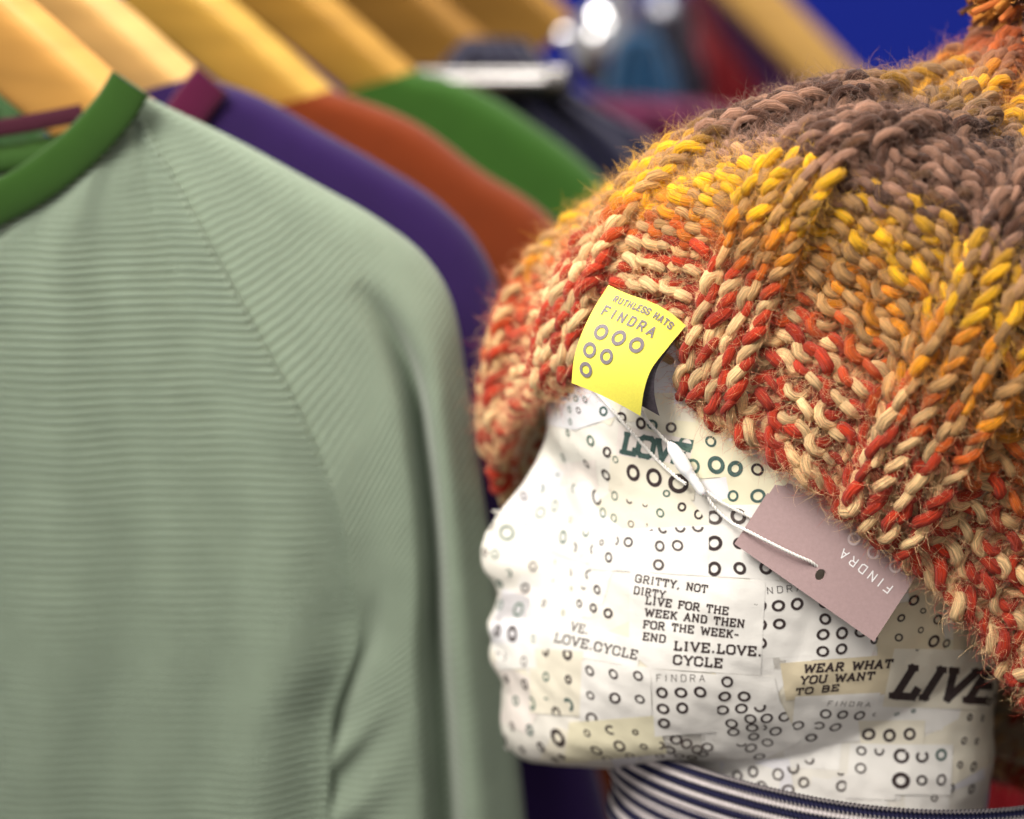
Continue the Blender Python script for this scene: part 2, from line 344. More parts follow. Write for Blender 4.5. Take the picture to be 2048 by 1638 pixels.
# rings: zoom, x, y, r, w, ink [, arc]
RL = [(ZA, [(546,35,20,6,'g'),(658,64,20,6,'m'),(758,8,24,9,'k'),(753,118,28,9,'k'),(885,108,38,15,'k'),(985,132,42,15,'k'),(1102,160,48,18,'k'),
 (520,104,20,6,'g',(200,340)),(437,185,24,8,'g',(-100,80)),(357,222,22,7,'m'),(602,187,24,7,'g',(60,260)),(711,226,36,10,'k'),(797,220,22,6,'g'),(868,238,20,7,'m',(180,330)),(943,260,14,5,'m',(180,350)),
 (1045,208,18,7,'g'),(438,302,28,7,'g'),(508,270,27,7,'g'),(740,302,23,7,'g'),(793,328,20,6,'g'),(875,356,17,5,'m'),(583,338,17,5,'y'),(1015,302,21,7,'g'),(1119,273,22,9,'k'),(1199,309,23,8,'k'),
 (204,370,20,6,'m'),(275,398,38,9,'g'),(358,378,20,6,'g',(20,90)),(660,393,24,7,'g'),(548,420,33,10,'g'),(600,470,26,9,'k',(-80,80)),(698,478,26,8,'k',(110,240)),(735,446,15,6,'m'),(800,435,22,7,'k',(-90,60)),
 (862,443,24,8,'k'),(768,517,23,8,'k'),(963,372,22,8,'m',(120,330)),(1028,375,25,9,'m',(60,330)),(1110,372,25,9,'m',(180,360)),(1195,368,27,9,'m',(180,360)),(1013,462,25,9,'m'),(1098,459,27,9,'m'),(1007,552,27,10,'m'),
 (172,490,18,6,'m'),(218,500,22,6,'g'),(402,559,23,7,'m'),(508,538,12,4,'y'),(240,640,20,8,'g'),(283,590,18,6,'g',(-90,120)),(365,665,25,9,'k'),(243,748,25,8,'g'),(332,770,33,9,'g'),(455,740,20,7,'m'),(547,784,15,5,'y'),
 (588,667,12,4,'y'),(580,590,18,6,'m',(-80,80)),(500,622,14,5,'m',(190,350)),(665,565,24,8,'k',(-60,80)),(672,600,24,8,'k',(110,250)),(645,655,18,7,'m',(180,340)),(711,672,21,8,'k'),(625,740,20,8,'k'),(692,760,21,8,'k'),(763,785,24,9,'k'),
 (232,870,26,12,'k'),(303,885,36,15,'k'),(404,909,18,5,'g'),(235,990,20,6,'m',(0,140)),(262,995,22,6,'m',(-70,70)),(361,1017,23,6,'m'),(465,965,28,11,'k',(-160,120)),(570,982,30,12,'k'),(467,1091,23,8,'g'),(574,1104,21,9,'k'),
 (275,1100,20,9,'k'),(363,1127,25,9,'k'),(677,1062,25,9,'k'),(790,1077,24,8,'k'),(908,1085,24,8,'k'),(320,1208,24,9,'g'),(396,1218,33,11,'g'),(468,1208,18,6,'g',(20,160)),(575,1225,32,12,'t',(-70,160)),(516,1263,29,10,'k'),
 (680,1180,22,8,'k'),(797,1192,28,10,'k'),(916,1197,24,8,'k'),(303,1330,20,7,'m'),(386,1347,26,9,'t'),(521,1384,42,15,'k'),(685,1290,30,10,'k'),(350,1440,20,8,'k'),(440,1427,24,9,'k'),(664,1361,18,7,'k'),(775,1345,25,9,'k',(60,320)),
 (895,1356,16,7,'k'),(708,1443,28,9,'k'),(818,1421,28,9,'k'),(935,1424,18,6,'k'),(866,1466,22,6,'m'),(760,1482,24,7,'m'),(540,1474,18,8,'k'),(508,1488,18,8,'k'),(1010,1418,24,9,'m',(-90,90)),(262,1290,18,7,'k'),(268,1390,20,9,'k'),
 (1023,1165,29,11,'k'),(1114,1165,29,11,'k'),(1206,1162,29,11,'k'),(1028,1243,29,11,'k'),(1120,1239,29,11,'k'),(1032,1312,29,11,'k'),(1090,1392,28,9,'k'),(1140,1413,27,9,'m'),(1060,1442,26,8,'k'),(1190,1440,27,8,'m'),(1240,1428,26,8,'m'),(1010,1470,22,7,'m'),(1105,1470,24,8,'m'),(1165,1478,24,8,'m'),(1220,1462,24,8,'m')]),
 (ZB, [(80,-43,42,16,'m'),(214,-50,42,16,'m'),(80,100,42,16,'k'),(222,100,34,13,'k'),(80,243,38,15,'k'),(222,240,34,14,'k'),(367,238,35,14,'k'),(436,448,34,13,'k'),(540,438,34,13,'k'),(441,549,33,13,'k'),(335,450,33,13,'k'),(337,552,33,13,'k'),(340,655,31,12,'k'),
 (697,522,33,13,'k'),(685,608,34,13,'k'),(790,600,34,13,'k'),(683,702,33,12,'k'),(787,688,32,12,'k'),(893,595,32,12,'k'),(1190,418,31,12,'k'),(1119,516,23,9,'k'),(1241,476,17,6,'k'),(1322,525,28,9,'k'),(1106,625,23,8,'k'),
 (1228,583,18,6,'k'),(1209,688,11,4,'k'),(1300,645,36,13,'k'),(1370,657,25,8,'k'),(970,640,22,10,'k'),(151,869,33,11,'k'),(137,950,33,12,'k'),(245,950,33,12,'k'),(126,1025,33,11,'k'),(230,1017,33,11,'k'),(333,1008,33,11,'k'),
 (280,1075,32,10,'k'),(370,1071,32,10,'k'),(468,1063,32,10,'k'),(176,1100,32,10,'k'),(290,1123,32,10,'k'),(350,1122,22,8,'k',(-80,90)),(186,1147,31,9,'k'),(298,1172,30,9,'k'),(420,1142,33,9,'k'),(545,1112,32,9,'k'),(375,1205,31,8,'m'),
 (282,1235,32,9,'m'),(330,1282,32,10,'k'),(230,1208,28,9,'m',(190,350)),(699,1048,32,10,'k'),(793,1052,32,11,'k'),(887,1057,33,11,'k'),(662,1113,30,9,'k',(-150,150)),(753,1122,32,10,'k'),(618,1180,32,11,'k'),(975,1050,15,5,'m'),
 (938,1163,36,14,'k'),(1054,1170,36,14,'k'),(1166,1162,34,13,'k'),(898,1256,27,9,'k'),(997,1255,28,10,'k',(150,380)),(1120,1285,42,15,'k',(50,400)),(1235,1288,36,13,'k',(130,410)),(1340,1278,34,13,'t'),(893,1353,30,9,'m'),
 (1117,1422,47,20,'k'),(1233,1420,30,11,'k'),(1341,1418,30,10,'k'),(788,1452,31,10,'m'),(577,1432,30,9,'m'),(608,1306,26,9,'m',(190,380)),(520,1350,32,10,'m',(170,400)),(435,1388,32,9,'m'),(490,1475,32,9,'m'),(297,1373,30,10,'k'),
 (210,1395,30,10,'k'),(345,1455,30,9,'k'),(1303,1520,20,7,'m'),(1500,1070,20,9,'k'),(1570,1075,18,8,'k'),(1468,1200,20,8,'k'),(1538,1205,18,8,'k'),(1445,1335,20,8,'k'),(1520,1345,26,10,'k'),(1510,1470,26,10,'k'),(1395,1465,24,8,'k',(-90,90)),
 (785,1372,22,8,'m',(200,320)),(1095,1050,14,6,'t'),(1188,1035,12,6,'t'),(690,436,26,12,'k')]),
 (ZC, [(520,962,20,6,'g'),(560,1025,18,6,'m'),(605,1033,20,7,'t'),(660,1040,20,7,'t'),(568,1098,20,6,'g'),(620,1103,20,7,'m'),(572,1170,20,6,'g'),(556,1237,20,6,'g'),(505,1100,12,4,'y'),(768,1108,30,12,'t'),(690,1282,30,10,'g'),
 (875,1145,32,12,'k'),(990,1180,34,14,'k'),(1058,1188,32,13,'t'),(1170,1205,32,12,'m'),(527,1382,26,6,'g'),(665,1418,26,7,'m'),(1262,1300,45,15,'g'),(1405,1288,32,11,'t'),(1437,1428,50,20,'t'),(1300,1435,42,14,'g'),(1550,1450,45,20,'t'),
 (1682,1455,36,12,'k'),(1537,1612,32,11,'t'),(1685,1612,42,14,'t'),(840,1395,20,5,'g'),(465,930,18,7,'k'),(550,890,24,12,'k'),(560,975,12,4,'m')])]
def inside(poly, c):
    for i in range(len(poly)):
        a, b = poly[i], poly[(i+1) % len(poly)]
        if (b[0]-a[0])*(c[1]-a[1])-(b[1]-a[1])*(c[0]-a[0]) < 0: return False
    return True
loose = dict(poly=None, tone='w', prints=[], c=np.zeros(2), r=1e9)
for z, L in RL:
    for t in L:
        c = S(z, t[0], t[1]); arc = t[5] if len(t) > 5 else (0, 360)
        own = None
        for pt in patches[::-1]:
            if inside(pt['poly'], c): own = pt; break
        if z is ZB and 330 < t[0] < 345 and 440 < t[1] < 660: own = named['ndra']
        pol = ring_polys(c[0], c[1], t[2]/z[2]*1.06, t[3]/z[2]*(1.45 if c[0] < 1150 else 1.25), arc)
        # random scraps never cut a ring; the named scraps do
        nm = own is not None and any(own is v for v in named.values())
        if own is None or not nm: loose['prints'].append((pol, t[4]))
        else: own['prints'].append((pol, t[4]))
lay = []
for i, pt in enumerate(patches):
    l = 0
    for j in range(i):
        q = patches[j]
        if (i < NF or True) and np.hypot(*(q['c']-pt['c'])) < (q['r']+pt['r'])*.8: l = max(l, lay[j]+1)
    lay.append(min(l, 6) if i < NF else max(l, 8))
step = .00002
def build_patch(pt, L, name):
    Vv, Ff, Mi = [], [], []; off0 = .00008+step*L
    def put(poly, off, m):
        idx = []
        for p in poly:
            h = hitc(p[0], p[1])
            if h is None: return
            if abs(h[1]@FWD) < .04: return
            idx.append(h[0]+h[1]*off)
        dd = [(q-CAM)@FWD for q in idx]
        if max(dd)-min(dd) > .02: return
        b = len(Vv); Vv.extend(idx); Ff.append(list(range(b, b+len(idx)))); Mi.append(m)
    inks = sorted(set(i for _, i in pt['prints'])); mats_ = []
    if pt['poly'] is not None:
        mats_ = [PAPER[pt['tone']]]; lo = pt['poly'].min(0)//6*6; hi = pt['poly'].max(0)
        for gx in np.arange(lo[0], hi[0], 6):
            for gy in np.arange(lo[1], hi[1], 6):
                c = clip([(gx, gy), (gx+6, gy), (gx+6, gy+6), (gx, gy+6)], pt['poly'])
                if len(c) > 2: put(c, off0, 0)
    for k, (polys, ink) in enumerate(pt['prints']):
        m = len(mats_)-0
        mm = INK[ink]
        if mm not in mats_: mats_.append(mm)
        m = mats_.index(mm)
        for e, q in enumerate(polys):
            c = clip(q, pt['poly'])
            if len(c) > 2: put(c, off0+.00010+.0000015*(e % 12), m)
    if Vv:
        o = mesh(name, np.array(Vv), Ff, mats_, head, smooth=False, mi=Mi); return o
for i, pt in enumerate(patches): build_patch(pt, lay[i], 'paper_scrap')
build_patch(loose, 7, 'printed_ring_pattern')
# torn paper tips that stick out on the nose and brow
for (a, b, c) in (((983,1021),(1008,1022),(998,1034)), ((1087,806),(1100,802),(1100,818)), ((1008,1493),(1022,1494),(1014,1503))):
    q = [PY(*a, y=Y0-.004), PY(*b, y=Y0-.002), PY(*c, y=Y0-.002)]; q2 = [p+np.array([0, .0006, 0]) for p in q]
    mesh('paper_scrap', np.array(q+q2), [[0,1,2],[5,4,3],[0,3,4,1],[1,4,5,2],[2,5,3,0]], PAPER['w'], head, smooth=False)
# ================================================================== KNITTED HAT
hv = [0, .1, .2, .35, .5, .68, .84, 1.0]
Fp = [(1044,818),(1052,715),(1082,600),(1158,470),(1305,348),(1562,280),(1800,225),(2010,110)]
Kp = [(2110,1565),(2215,1440),(2300,1330),(2410,1100),(2450,820),(2420,500),(2310,240),(2110,60)]
bb = [94, 101, 104, 106, 99, 78, 48, 13]
tau = [30, 29, 28, 24, 17, 12, 8, 5]
FW = np.array([PY(*p) for p in Fp]); KW = np.array([PY(*p) for p in Kp])
def hat_raw(u, v):
    Fv, Kv = sm(hv, FW, v), sm(hv, KW, v); b = sm(hv, np.array(bb)*1e-3, v); t = np.radians(sm(hv, tau, v))
    C = (Fv+Kv)/2; e = Fv-C; n = np.stack([-e[..., 2], 0*b, e[..., 0]], -1); n = -n/np.linalg.norm(n, axis=-1)[..., None]
    n = n*np.sign(n[..., 2:3]+1e-9)
    c, s = np.cos(u)[..., None], np.sin(u)[..., None]
    N = b[..., None]*(-np.array([0, 1., 0])*np.cos(t)[..., None]+n*np.sin(t)[..., None]*(1+.36*c))
    c = np.sign(c)*np.abs(c)**.90; s = np.sign(s)*np.abs(s)**.88
    return C+e*c+N*s
def hat(u, v, h=0.):
    u = np.asarray(u, float); v = np.asarray(v, float); d = .004
    p = hat_raw(u, v); du = hat_raw(u+d, v)-hat_raw(u-d, v); dv = hat_raw(u, np.clip(v+d, 0, 1))-hat_raw(u, np.clip(v-d, 0, 1))
    n = np.cross(du, dv); n /= np.linalg.norm(n, axis=-1)[..., None]+1e-12
    cen = (sm(hv, FW, v)+sm(hv, KW, v))/2; sg = np.sign(np.sum(n*(p-cen), -1)); n = n*sg[..., None]
    fold = .0030*np.sin(3*u+7*v+1.)*np.sin(2.4*v+.3)+.0022*np.sin(7*u-11*v)+.006*np.exp(-((v-.72)/.08)**2)*np.sin(2.2*u+1.9)
    return p+n*(h+fold)[..., None], n
hato = empty('knitted_hat', tuple((FW[0]+KW[0])/2), 'chunky hand knitted hat in red, yellow and brown twisted wool on the mannequin head', 'hat')
M_wool = mat('twisted_wool', (.5, .3, .1), rough=.9, sheen=.10, spec=.2, attr='col', var=.42, vscale=1.7, bump=.0013, bscale=2.6, coord='st')
stops = [0, 3.6, 5.6, 7.2, 11.2, 12.8, 19.4, 20.6, 23.2, 25, 29]
cA = np.array([(.46,.034,.010),(.50,.045,.010),(.58,.12,.010),(.86,.45,.008),(.76,.39,.010),(.085,.034,.018),(.052,.02,.012),(.66,.32,.010),(.62,.27,.008),(.46,.10,.018),(.34,.065,.02)])
cB = np.array([(.80,.54,.27),(.78,.50,.23),(.56,.31,.12),(.45,.24,.08),(.37,.20,.08),(.30,.155,.10),(.20,.10,.06),(.30,.17,.08),(.34,.18,.07),(.30,.12,.06),(.22,.09,.05)])
ROWS = 28; SEG = 26; PR = .00180; PO = .00148
fz_p, fz_n, fz_c = [], [], []
rowlen = lambda v: None
def per_repeat(v):
    uu = np.linspace(0, 2*np.pi, 200); q = hat_raw(uu, np.full(200, v)); c = np.linalg.norm(np.diff(q, axis=0), axis=1).sum()
    return c
REP = 11
def add_plies(path, nrm, rowpos, seed, closed=True, pr=PR, po=PO, pitch=.0165):
    """two plies twisted round a centre path -> V,F,col,st"""
    K = len(path); d = np.linalg.norm((np.roll(path, -1, 0)-path), axis=1); s = np.concatenate([[0], np.cumsum(d)[:-1]]); tot = d.sum()
    turns = round(tot/pitch) if closed else tot/pitch
    r = np.random.default_rng(seed)
    wv = sum(np.sin(s/tot*2*np.pi*k+r.random()*6.28) for k in (5, 11, 17))*.8
    psi = 2*np.pi*turns*s/tot+wv
    T_ = (np.roll(path, -1, 0)-np.roll(path, 1, 0)) if closed else np.gradient(path, axis=0)
    T_ /= np.linalg.norm(T_, axis=1)[:, None]+1e-12
    N_ = nrm-T_*np.sum(nrm*T_, 1)[:, None]; N_ /= np.linalg.norm(N_, axis=1)[:, None]+1e-9; B_ = np.cross(T_, N_)
    th = 1+.16*sum(np.sin(s/tot*2*np.pi*k+r.random()*6.28) for k in (23, 41, 67))/1.7
    Vs, Fs, Cs, Ss, off = [], [], [], [], 0
    for pl in (0, 1):
        a = psi+np.pi*pl; c = path+(po*th)[:, None]*(np.cos(a)[:, None]*N_+np.sin(a)[:, None]*B_)
        rad = pr*th*(1+.10*np.sin(s/tot*2*np.pi*57+pl*2+seed))
        V_, F_, ang = tubes(c, rad, 8, closed, nref=nrm)
        pos = rowpos+(.6 if pl else 0)+.8*np.sin(s/tot*2*np.pi*3+seed)+.35*r.normal()
        base_c = np.stack([np.interp(pos, stops, (cB if pl else cA)[:, k]) for k in range(3)], -1)
        br = 1+.20*np.sin(s*230+r.random()*6)+.10*np.sin(s*610+r.random()*6)
        cc = base_c*br[:, None]
        Vs.append(V_); Fs.append(F_+off); off += len(V_)
        Cs.append(np.repeat(np.concatenate([cc, np.ones((K, 1))], 1), 8, 0))
        st = np.stack([np.tile(np.cos(ang), K)*2.2, np.tile(np.sin(ang), K)*2.2, np.repeat(s*85+seed*3.7+pl*50, 8)], -1); Ss.append(st)
        Nn = V_-np.repeat(c, 8, 0); fz_p.append(V_); fz_n.append(Nn/(np.linalg.norm(Nn, axis=1)[:, None]+1e-9)); fz_c.append(np.repeat(cc, 8, 0))
    return np.vstack(Vs), np.vstack(Fs), np.vstack(Cs), np.vstack(Ss)
for j in range(ROWS):
    v0 = (j+.75)/(ROWS+.4); circ = per_repeat(v0)
    spr = int(np.clip(round(circ/REP/.0133), 2, 5)); pat = {5: [1,1,-1,-1,-1], 4: [1,1,-1,-1], 3: [1,1,-1], 2: [1,-1]}[spr]
    NS = REP*spr; K = NS*SEG; tt = np.arange(K)/SEG  # in stitches
    ti = np.floor(tt).astype(int); t = (tt-ti)*2*np.pi
    sgn = np.array([pat[i % spr] for i in range(NS)], float); hgt = sgn.copy()
    fr = tt-ti; prev = sgn[(ti-1) % NS]; nxt = sgn[(ti+1) % NS]; cur = sgn[ti % NS]
    e0 = np.clip(.5+fr/.36, .5, 1); e1 = np.clip(.5+(1-fr)/.36, .5, 1)
    s_ = np.where(fr < .5, cur*e0+prev*(1-e0), cur*e1+nxt*(1-e1))
    asym = .03*np.sin(tt*1.7+j)
    x = tt+(.140+asym*.3)*np.sin(2*t)*np.where(s_ > 0, 1, .8)+.012*np.sin(tt*.9+j*1.3)
    rj = np.random.default_rng(j); jit = rj.normal(size=NS)*.06; jt = jit[ti % NS]*(1-e0*0)
    jit2 = rj.normal(size=NS)*.05
    # interpolate jitter smoothly
    jf = lambda a: (a[ti % NS]*(.5-.5*np.cos(t)))
    H = 1/(ROWS+.4); A = H*np.where(s_ > 0, 1.02, 1.02+.50*s_)
    v = v0-A*np.cos(t)*(1+jf(jit))+H*.25*np.sin(tt*.35+j*.2)+H*.12*np.sin(tt*1.1+2*j)
    D = .0027; z = -s_*D*np.cos(2*t)*np.where(s_ > 0, 1, 1.15)
    # knit legs sit forward, rib stands up from the fabric
    bulge = .0044*np.where(s_ > 0, s_, s_*.35)
    off = z+bulge+.0006*jf(jit)*10*.1
    u = (x/NS)*2*np.pi+.20+ .10*v0
    vc = np.clip(v, 0.001, .999)
    pth, nrm = hat(u, vc, off)
    ext = (v-vc); pth = pth+(hat_raw(u, np.full_like(u, .02))-hat_raw(u, np.zeros_like(u)))*(np.minimum(ext, 0)/.02)[:, None]
    Vv, Ff, Cc, Ss = add_plies(pth, nrm, j+tt/NS-.5-1.7*np.cos(u), 100+j)
    mesh('knit_row', Vv, Ff, M_wool, hato, attrs={'col': ('FLOAT_COLOR', Cc), 'st': ('FLOAT_VECTOR', Ss)})
# cast-on edge: two cords winding round the brim
for j, (vv, ph) in enumerate(((.004, 0), (-.006, 2.1))):
    K = 55*20; tt = np.arange(K)/20; u = tt/55*2*np.pi
    pth, nrm = hat(u, np.full(K, .001), .0018*np.sin(tt*2*np.pi+ph)+.0005)
    dn = (hat_raw(u, np.full(K, .02))-hat_raw(u, np.zeros(K)))/.02
    pth = pth+dn*(vv+.006*np.cos(tt*2*np.pi+ph))[:, None]
    Vv, Ff, Cc, Ss = add_plies(pth, nrm, -.2+0*tt, 300+j, pitch=.020)
    mesh('brim_cord', Vv, Ff, M_wool, hato, attrs={'col': ('FLOAT_COLOR', Cc), 'st': ('FLOAT_VECTOR', Ss)})
# inner shell: cream fleece band at the brim, above it a backing coloured dark for the shade between stitches
M_fleece = mat('cream_fleece', (.62, .50, .34), rough=.95, sheen=.4, spec=.1, var=.1, vscale=120, bump=.0008, bscale=700)
M_inner = mat('gap_shade_backing', (.055, .045, .045), rough=.95, spec=.1, var=.2, vscale=200)
def shell(name, va, vb, nr, off, m):
    uu, vv = np.meshgrid(np.linspace(0, 2*np.pi, 160, endpoint=False), np.linspace(va, vb, nr)); p, _ = hat(uu, vv, np.full_like(uu, off)); p2, _ = hat(uu, vv[::-1], np.full_like(uu, off-.0015))
    mesh(name, np.vstack([p.reshape(-1, 3), p2.reshape(-1, 3)]), gridF(2*nr, 160, cu=True, cv=True), m, hato)
shell('lining_band', .004, .26, 20, -.0048, M_fleece)
shell('inner_shell', .25, .995, 50, -.0066, M_inner)
# pompom
pc = PY(2135, -75); prr = .036
Vs, Fs, Cs, Ss, off = [], [], [], [], 0
M_pom = M_wool
for k in range(1100):
    d = rng.normal(size=3); d /= np.linalg.norm(d); q = rng.normal(size=3)*.5; K = 7
    t = np.linspace(0, 1, K)[:, None]; path = pc+(d*(.3+.7*t)+q*t**2*.3)*prr*rng.uniform(.82, 1.0)
    V_, F_, ang = tubes(path, .0016*np.linspace(1.1, .8, K), 6)
    cb = np.array([(.55,.15,.03),(.25,.09,.04),(.62,.25,.04),(.12,.05,.03)][rng.integers(4)])
    Vs.append(V_); Fs.append(F_+off); off += len(V_); Cs.append(np.tile([*cb, 1], (len(V_), 1)))
    Ss.append(np.stack([np.tile(np.cos(ang), K), np.tile(np.sin(ang), K), np.repeat(t[:, 0]*4+k, 6)], -1))
po_ = mesh('pompom', np.vstack(Vs), np.vstack(Fs), M_wool, hato, attrs={'col': ('FLOAT_COLOR', np.vstack(Cs)), 'st': ('FLOAT_VECTOR', np.vstack(Ss))})
# fuzz: loose fibres
FPp, FNn, FCc = np.vstack(fz_p), np.vstack(fz_n), np.vstack(fz_c)
px_, py_, dp_ = proj(FPp); vis = (px_ > 900) & (px_ < 2150) & (py_ > -100) & (py_ < 1720) & (FPp[:, 1] < Y0+.03)
cand = np.flatnonzero(vis); NHAIR = 200000; idx = rng.choice(cand, NHAIR); HP = 5
p0 = FPp[idx]; n0 = FNn[idx]; c0 = FCc[idx]
ln = rng.gamma(2.0, .0014, NHAIR)[:, None]+.001; ln = np.minimum(ln, .0062); ra = rng.normal(size=(NHAIR, 3)); ra -= n0*np.sum(ra*n0, 1)[:, None]; ra /= np.linalg.norm(ra, axis=1)[:, None]
rb = rng.normal(size=(NHAIR, 3)); pts = np.zeros((NHAIR, HP, 3))
for k in range(HP):
    t = k/(HP-1); pts[:, k] = p0+n0*ln*(.55*math.sin(t*2.2)+.05)*.9+ra*ln*(t*1.0)+rb*ln*t*t*.45
hc = bpy.data.hair_curves.new('wool_fuzz'); hc.add_curves([HP]*NHAIR)
hc.attributes['position'].data.foreach_set('vector', (pts-np.array(hato.location)).astype(np.float32).ravel())
ra_ = hc.attributes.get('radius') or hc.attributes.new('radius', 'FLOAT', 'POINT'); ra_.data.foreach_set('value', np.tile(np.array([.000032, .000032, .00003, .000025, .000012], np.float32), NHAIR))
ca = hc.attributes.new('col', 'FLOAT_COLOR', 'POINT'); cc = np.repeat(np.concatenate([np.clip(c0*1.05+.03, 0, 1), np.ones((NHAIR, 1))], 1), HP, 0); ca.data.foreach_set('color', cc.astype(np.float32).ravel())
M_fuzz = mat('wool_fibre', (.5, .3, .1), rough=.7, spec=.3, sheen=.2, attr='col'); hc.materials.append(M_fuzz)
fo = bpy.data.objects.new('wool_fuzz', hc); COL.objects.link(fo); fo.parent = hato; fo['kind'] = 'stuff'
# hat surface for placing things
uu, vv = np.meshgrid(np.linspace(0, 2*np.pi, 200, endpoint=False), np.linspace(0, 1, 80)); hp, _ = hat(uu, vv, np.full_like(uu, .0055))
hatb = BVHTree.FromPolygons(hp.reshape(-1, 3).tolist(), gridF(80, 200, cv=True).tolist())
def hd(px, py, dflt=.65):
    h = hit(px, py, hatb); return (h[0]-CAM)@FWD if h else dflt
# ================================================================== WOVEN LABEL
lab = empty('woven_label', tuple(P(1255, 700, hd(1255, 700)-.004)), 'bright yellow woven label with grey rings folded over the brim of the knitted hat', 'label')
dl = min(hd(x, y) for x, y in ((1215,575),(1370,655),(1290,700),(1200,650)))-.0015
def lab_pt(s, t, off=0.):   # s across 0..1 left->right, t down 0..1
    s = np.asarray(s, float); t = np.asarray(t, float)
    L = sm([0,.25,.5,.75,1], np.array([(1217,570),(1187,618),(1163,668),(1148,718),(1143,766)], float), t)
    Rr = sm([0,.25,.5,.75,1], np.array([(1372,651),(1334,697),(1303,738),(1288,782),(1281,832)], float), t)
    p = L+(Rr-L)*s[..., None]; bow = np.sin(s*np.pi)*(1-.55*t)
    p[..., 1] -= 9*bow-4*np.sin(s*2*np.pi)*(1-t)
    dep = dl-.004*np.sin(t*np.pi*.9)-.002*s*np.sin(t*3)+.006*(s-.5)**2+off
    return P(p[..., 0], p[..., 1], dep)
ss, tq = np.meshgrid(np.linspace(0, 1, 40), np.linspace(0, 1, 44))
M_lab = mat('yellow_woven_tape', (.88, .80, .10), rough=.6, sheen=.3, var=.04, vscale=1500, bump=.00008, bscale=3000)
M_lback = mat('label_reverse', (.05, .04, .05), rough=.7, var=.4, vscale=1500)
M_lprint = mat('label_grey_thread', (.21, .18, .20), rough=.7, var=.25, vscale=2500)
mesh('label_front', lab_pt(ss, tq), gridF(44, 40), M_lab, lab)
mesh('label_reverse', lab_pt(ss*1.0, tq, .0004), gridF(44, 40)[:, ::-1], M_lback, lab)
# the folded-back half, dark side showing at the right edge
S2, T2 = np.meshgrid(np.linspace(.25, 1.0, 24), np.linspace(0, 1, 30)); q = lab_pt(S2, T2, .0018)
q = q+RT*(.0010*np.sin(T2*np.pi*1.0)+.0062*T2**3)[..., None]
mesh('label_back_half', q, gridF(30, 24), M_lback, lab)
def lab_print(polys, name):
    Vv, Ff = [], []
    for e, q in enumerate(polys):
        q = np.array(q); p = lab_pt(q[:, 0], q[:, 1], -.00030-.000003*(e % 14)); b = len(Vv); Vv.extend(p); Ff.append(list(range(b, b+len(q))))
    mesh(name, np.array(Vv), Ff, M_lprint, lab, smooth=False)
def ltext(s, x0, x1, y, h, th, sp):   # in label units (width 1 = 175 px, height 1 = 205 px)
    W_, H_ = 175., 205.
    return [[(a[0]/W_, a[1]/H_) for a in q] for q in text_polys(s, (x0*W_, y*H_), (x1*W_, y*H_), h*H_, th=th, serif=False, sp=sp)]
pl = ltext('RUTHLESS HATS', .14, .90, .115, .066, .19, .24); lab_print(pl, 'label_lettering')
lab_print(ltext('FINDRA', .10, .80, .265, .100, .18, .34), 'label_lettering')
rp = []
for cx_, cy_ in ((.22,.41),(.46,.40),(.70,.39),(.17,.61),(.41,.61),(.18,.81)):
    a = np.linspace(0, 2*np.pi, 29)
    o_ = np.stack([cx_+.088*np.cos(a), cy_+.078*np.sin(a)], -1); i_ = np.stack([cx_+.050*np.cos(a), cy_+.042*np.sin(a)], -1)
    rp += [[o_[k], o_[k+1], i_[k+1], i_[k]] for k in range(28)]
lab_print(rp, 'label_rings')
# ================================================================== HANG TAG
tagp = np.array([(1472,1090),(1748,1283),(1869,1096),(1593,903)], float)  # corners
dts = [(hitc(*p)[0]-CAM)@FWD for p in ((1490,1090),(1740,1275),(1600,1120),(1560,1010),(1650,1130),(1700,1150))]
dtag = min(dts)-.0022
hato_near = min(hd(x, y) for x, y in ((1650,1000),(1750,1080),(1600,960)))
def tagpt(a, b, off=0.):  # a along the long side, b up the short side
    a = np.asarray(a, float); b = np.asarray(b, float)
    p = tagp[0]+(tagp[1]-tagp[0])*a[..., None]+(tagp[3]-tagp[0])*b[..., None]
    return P(p[..., 0], p[..., 1], dtag+.0006*a+.0008*np.clip(b, 0, 2)-.0009*np.sin(a*3.14)+off)
htag = empty('hang_tag', tuple(tagpt(.5, .5)), 'mauve cardboard hang tag with white lettering, tucked under the hat brim on the cheek', 'price tag')
M_card = mat('mauve_card', (.37, .26, .26), rough=.6, var=.05, vscale=900, bump=.00005, bscale=2500)
M_cardw = mat('card_edge', (.72, .66, .60), rough=.7)
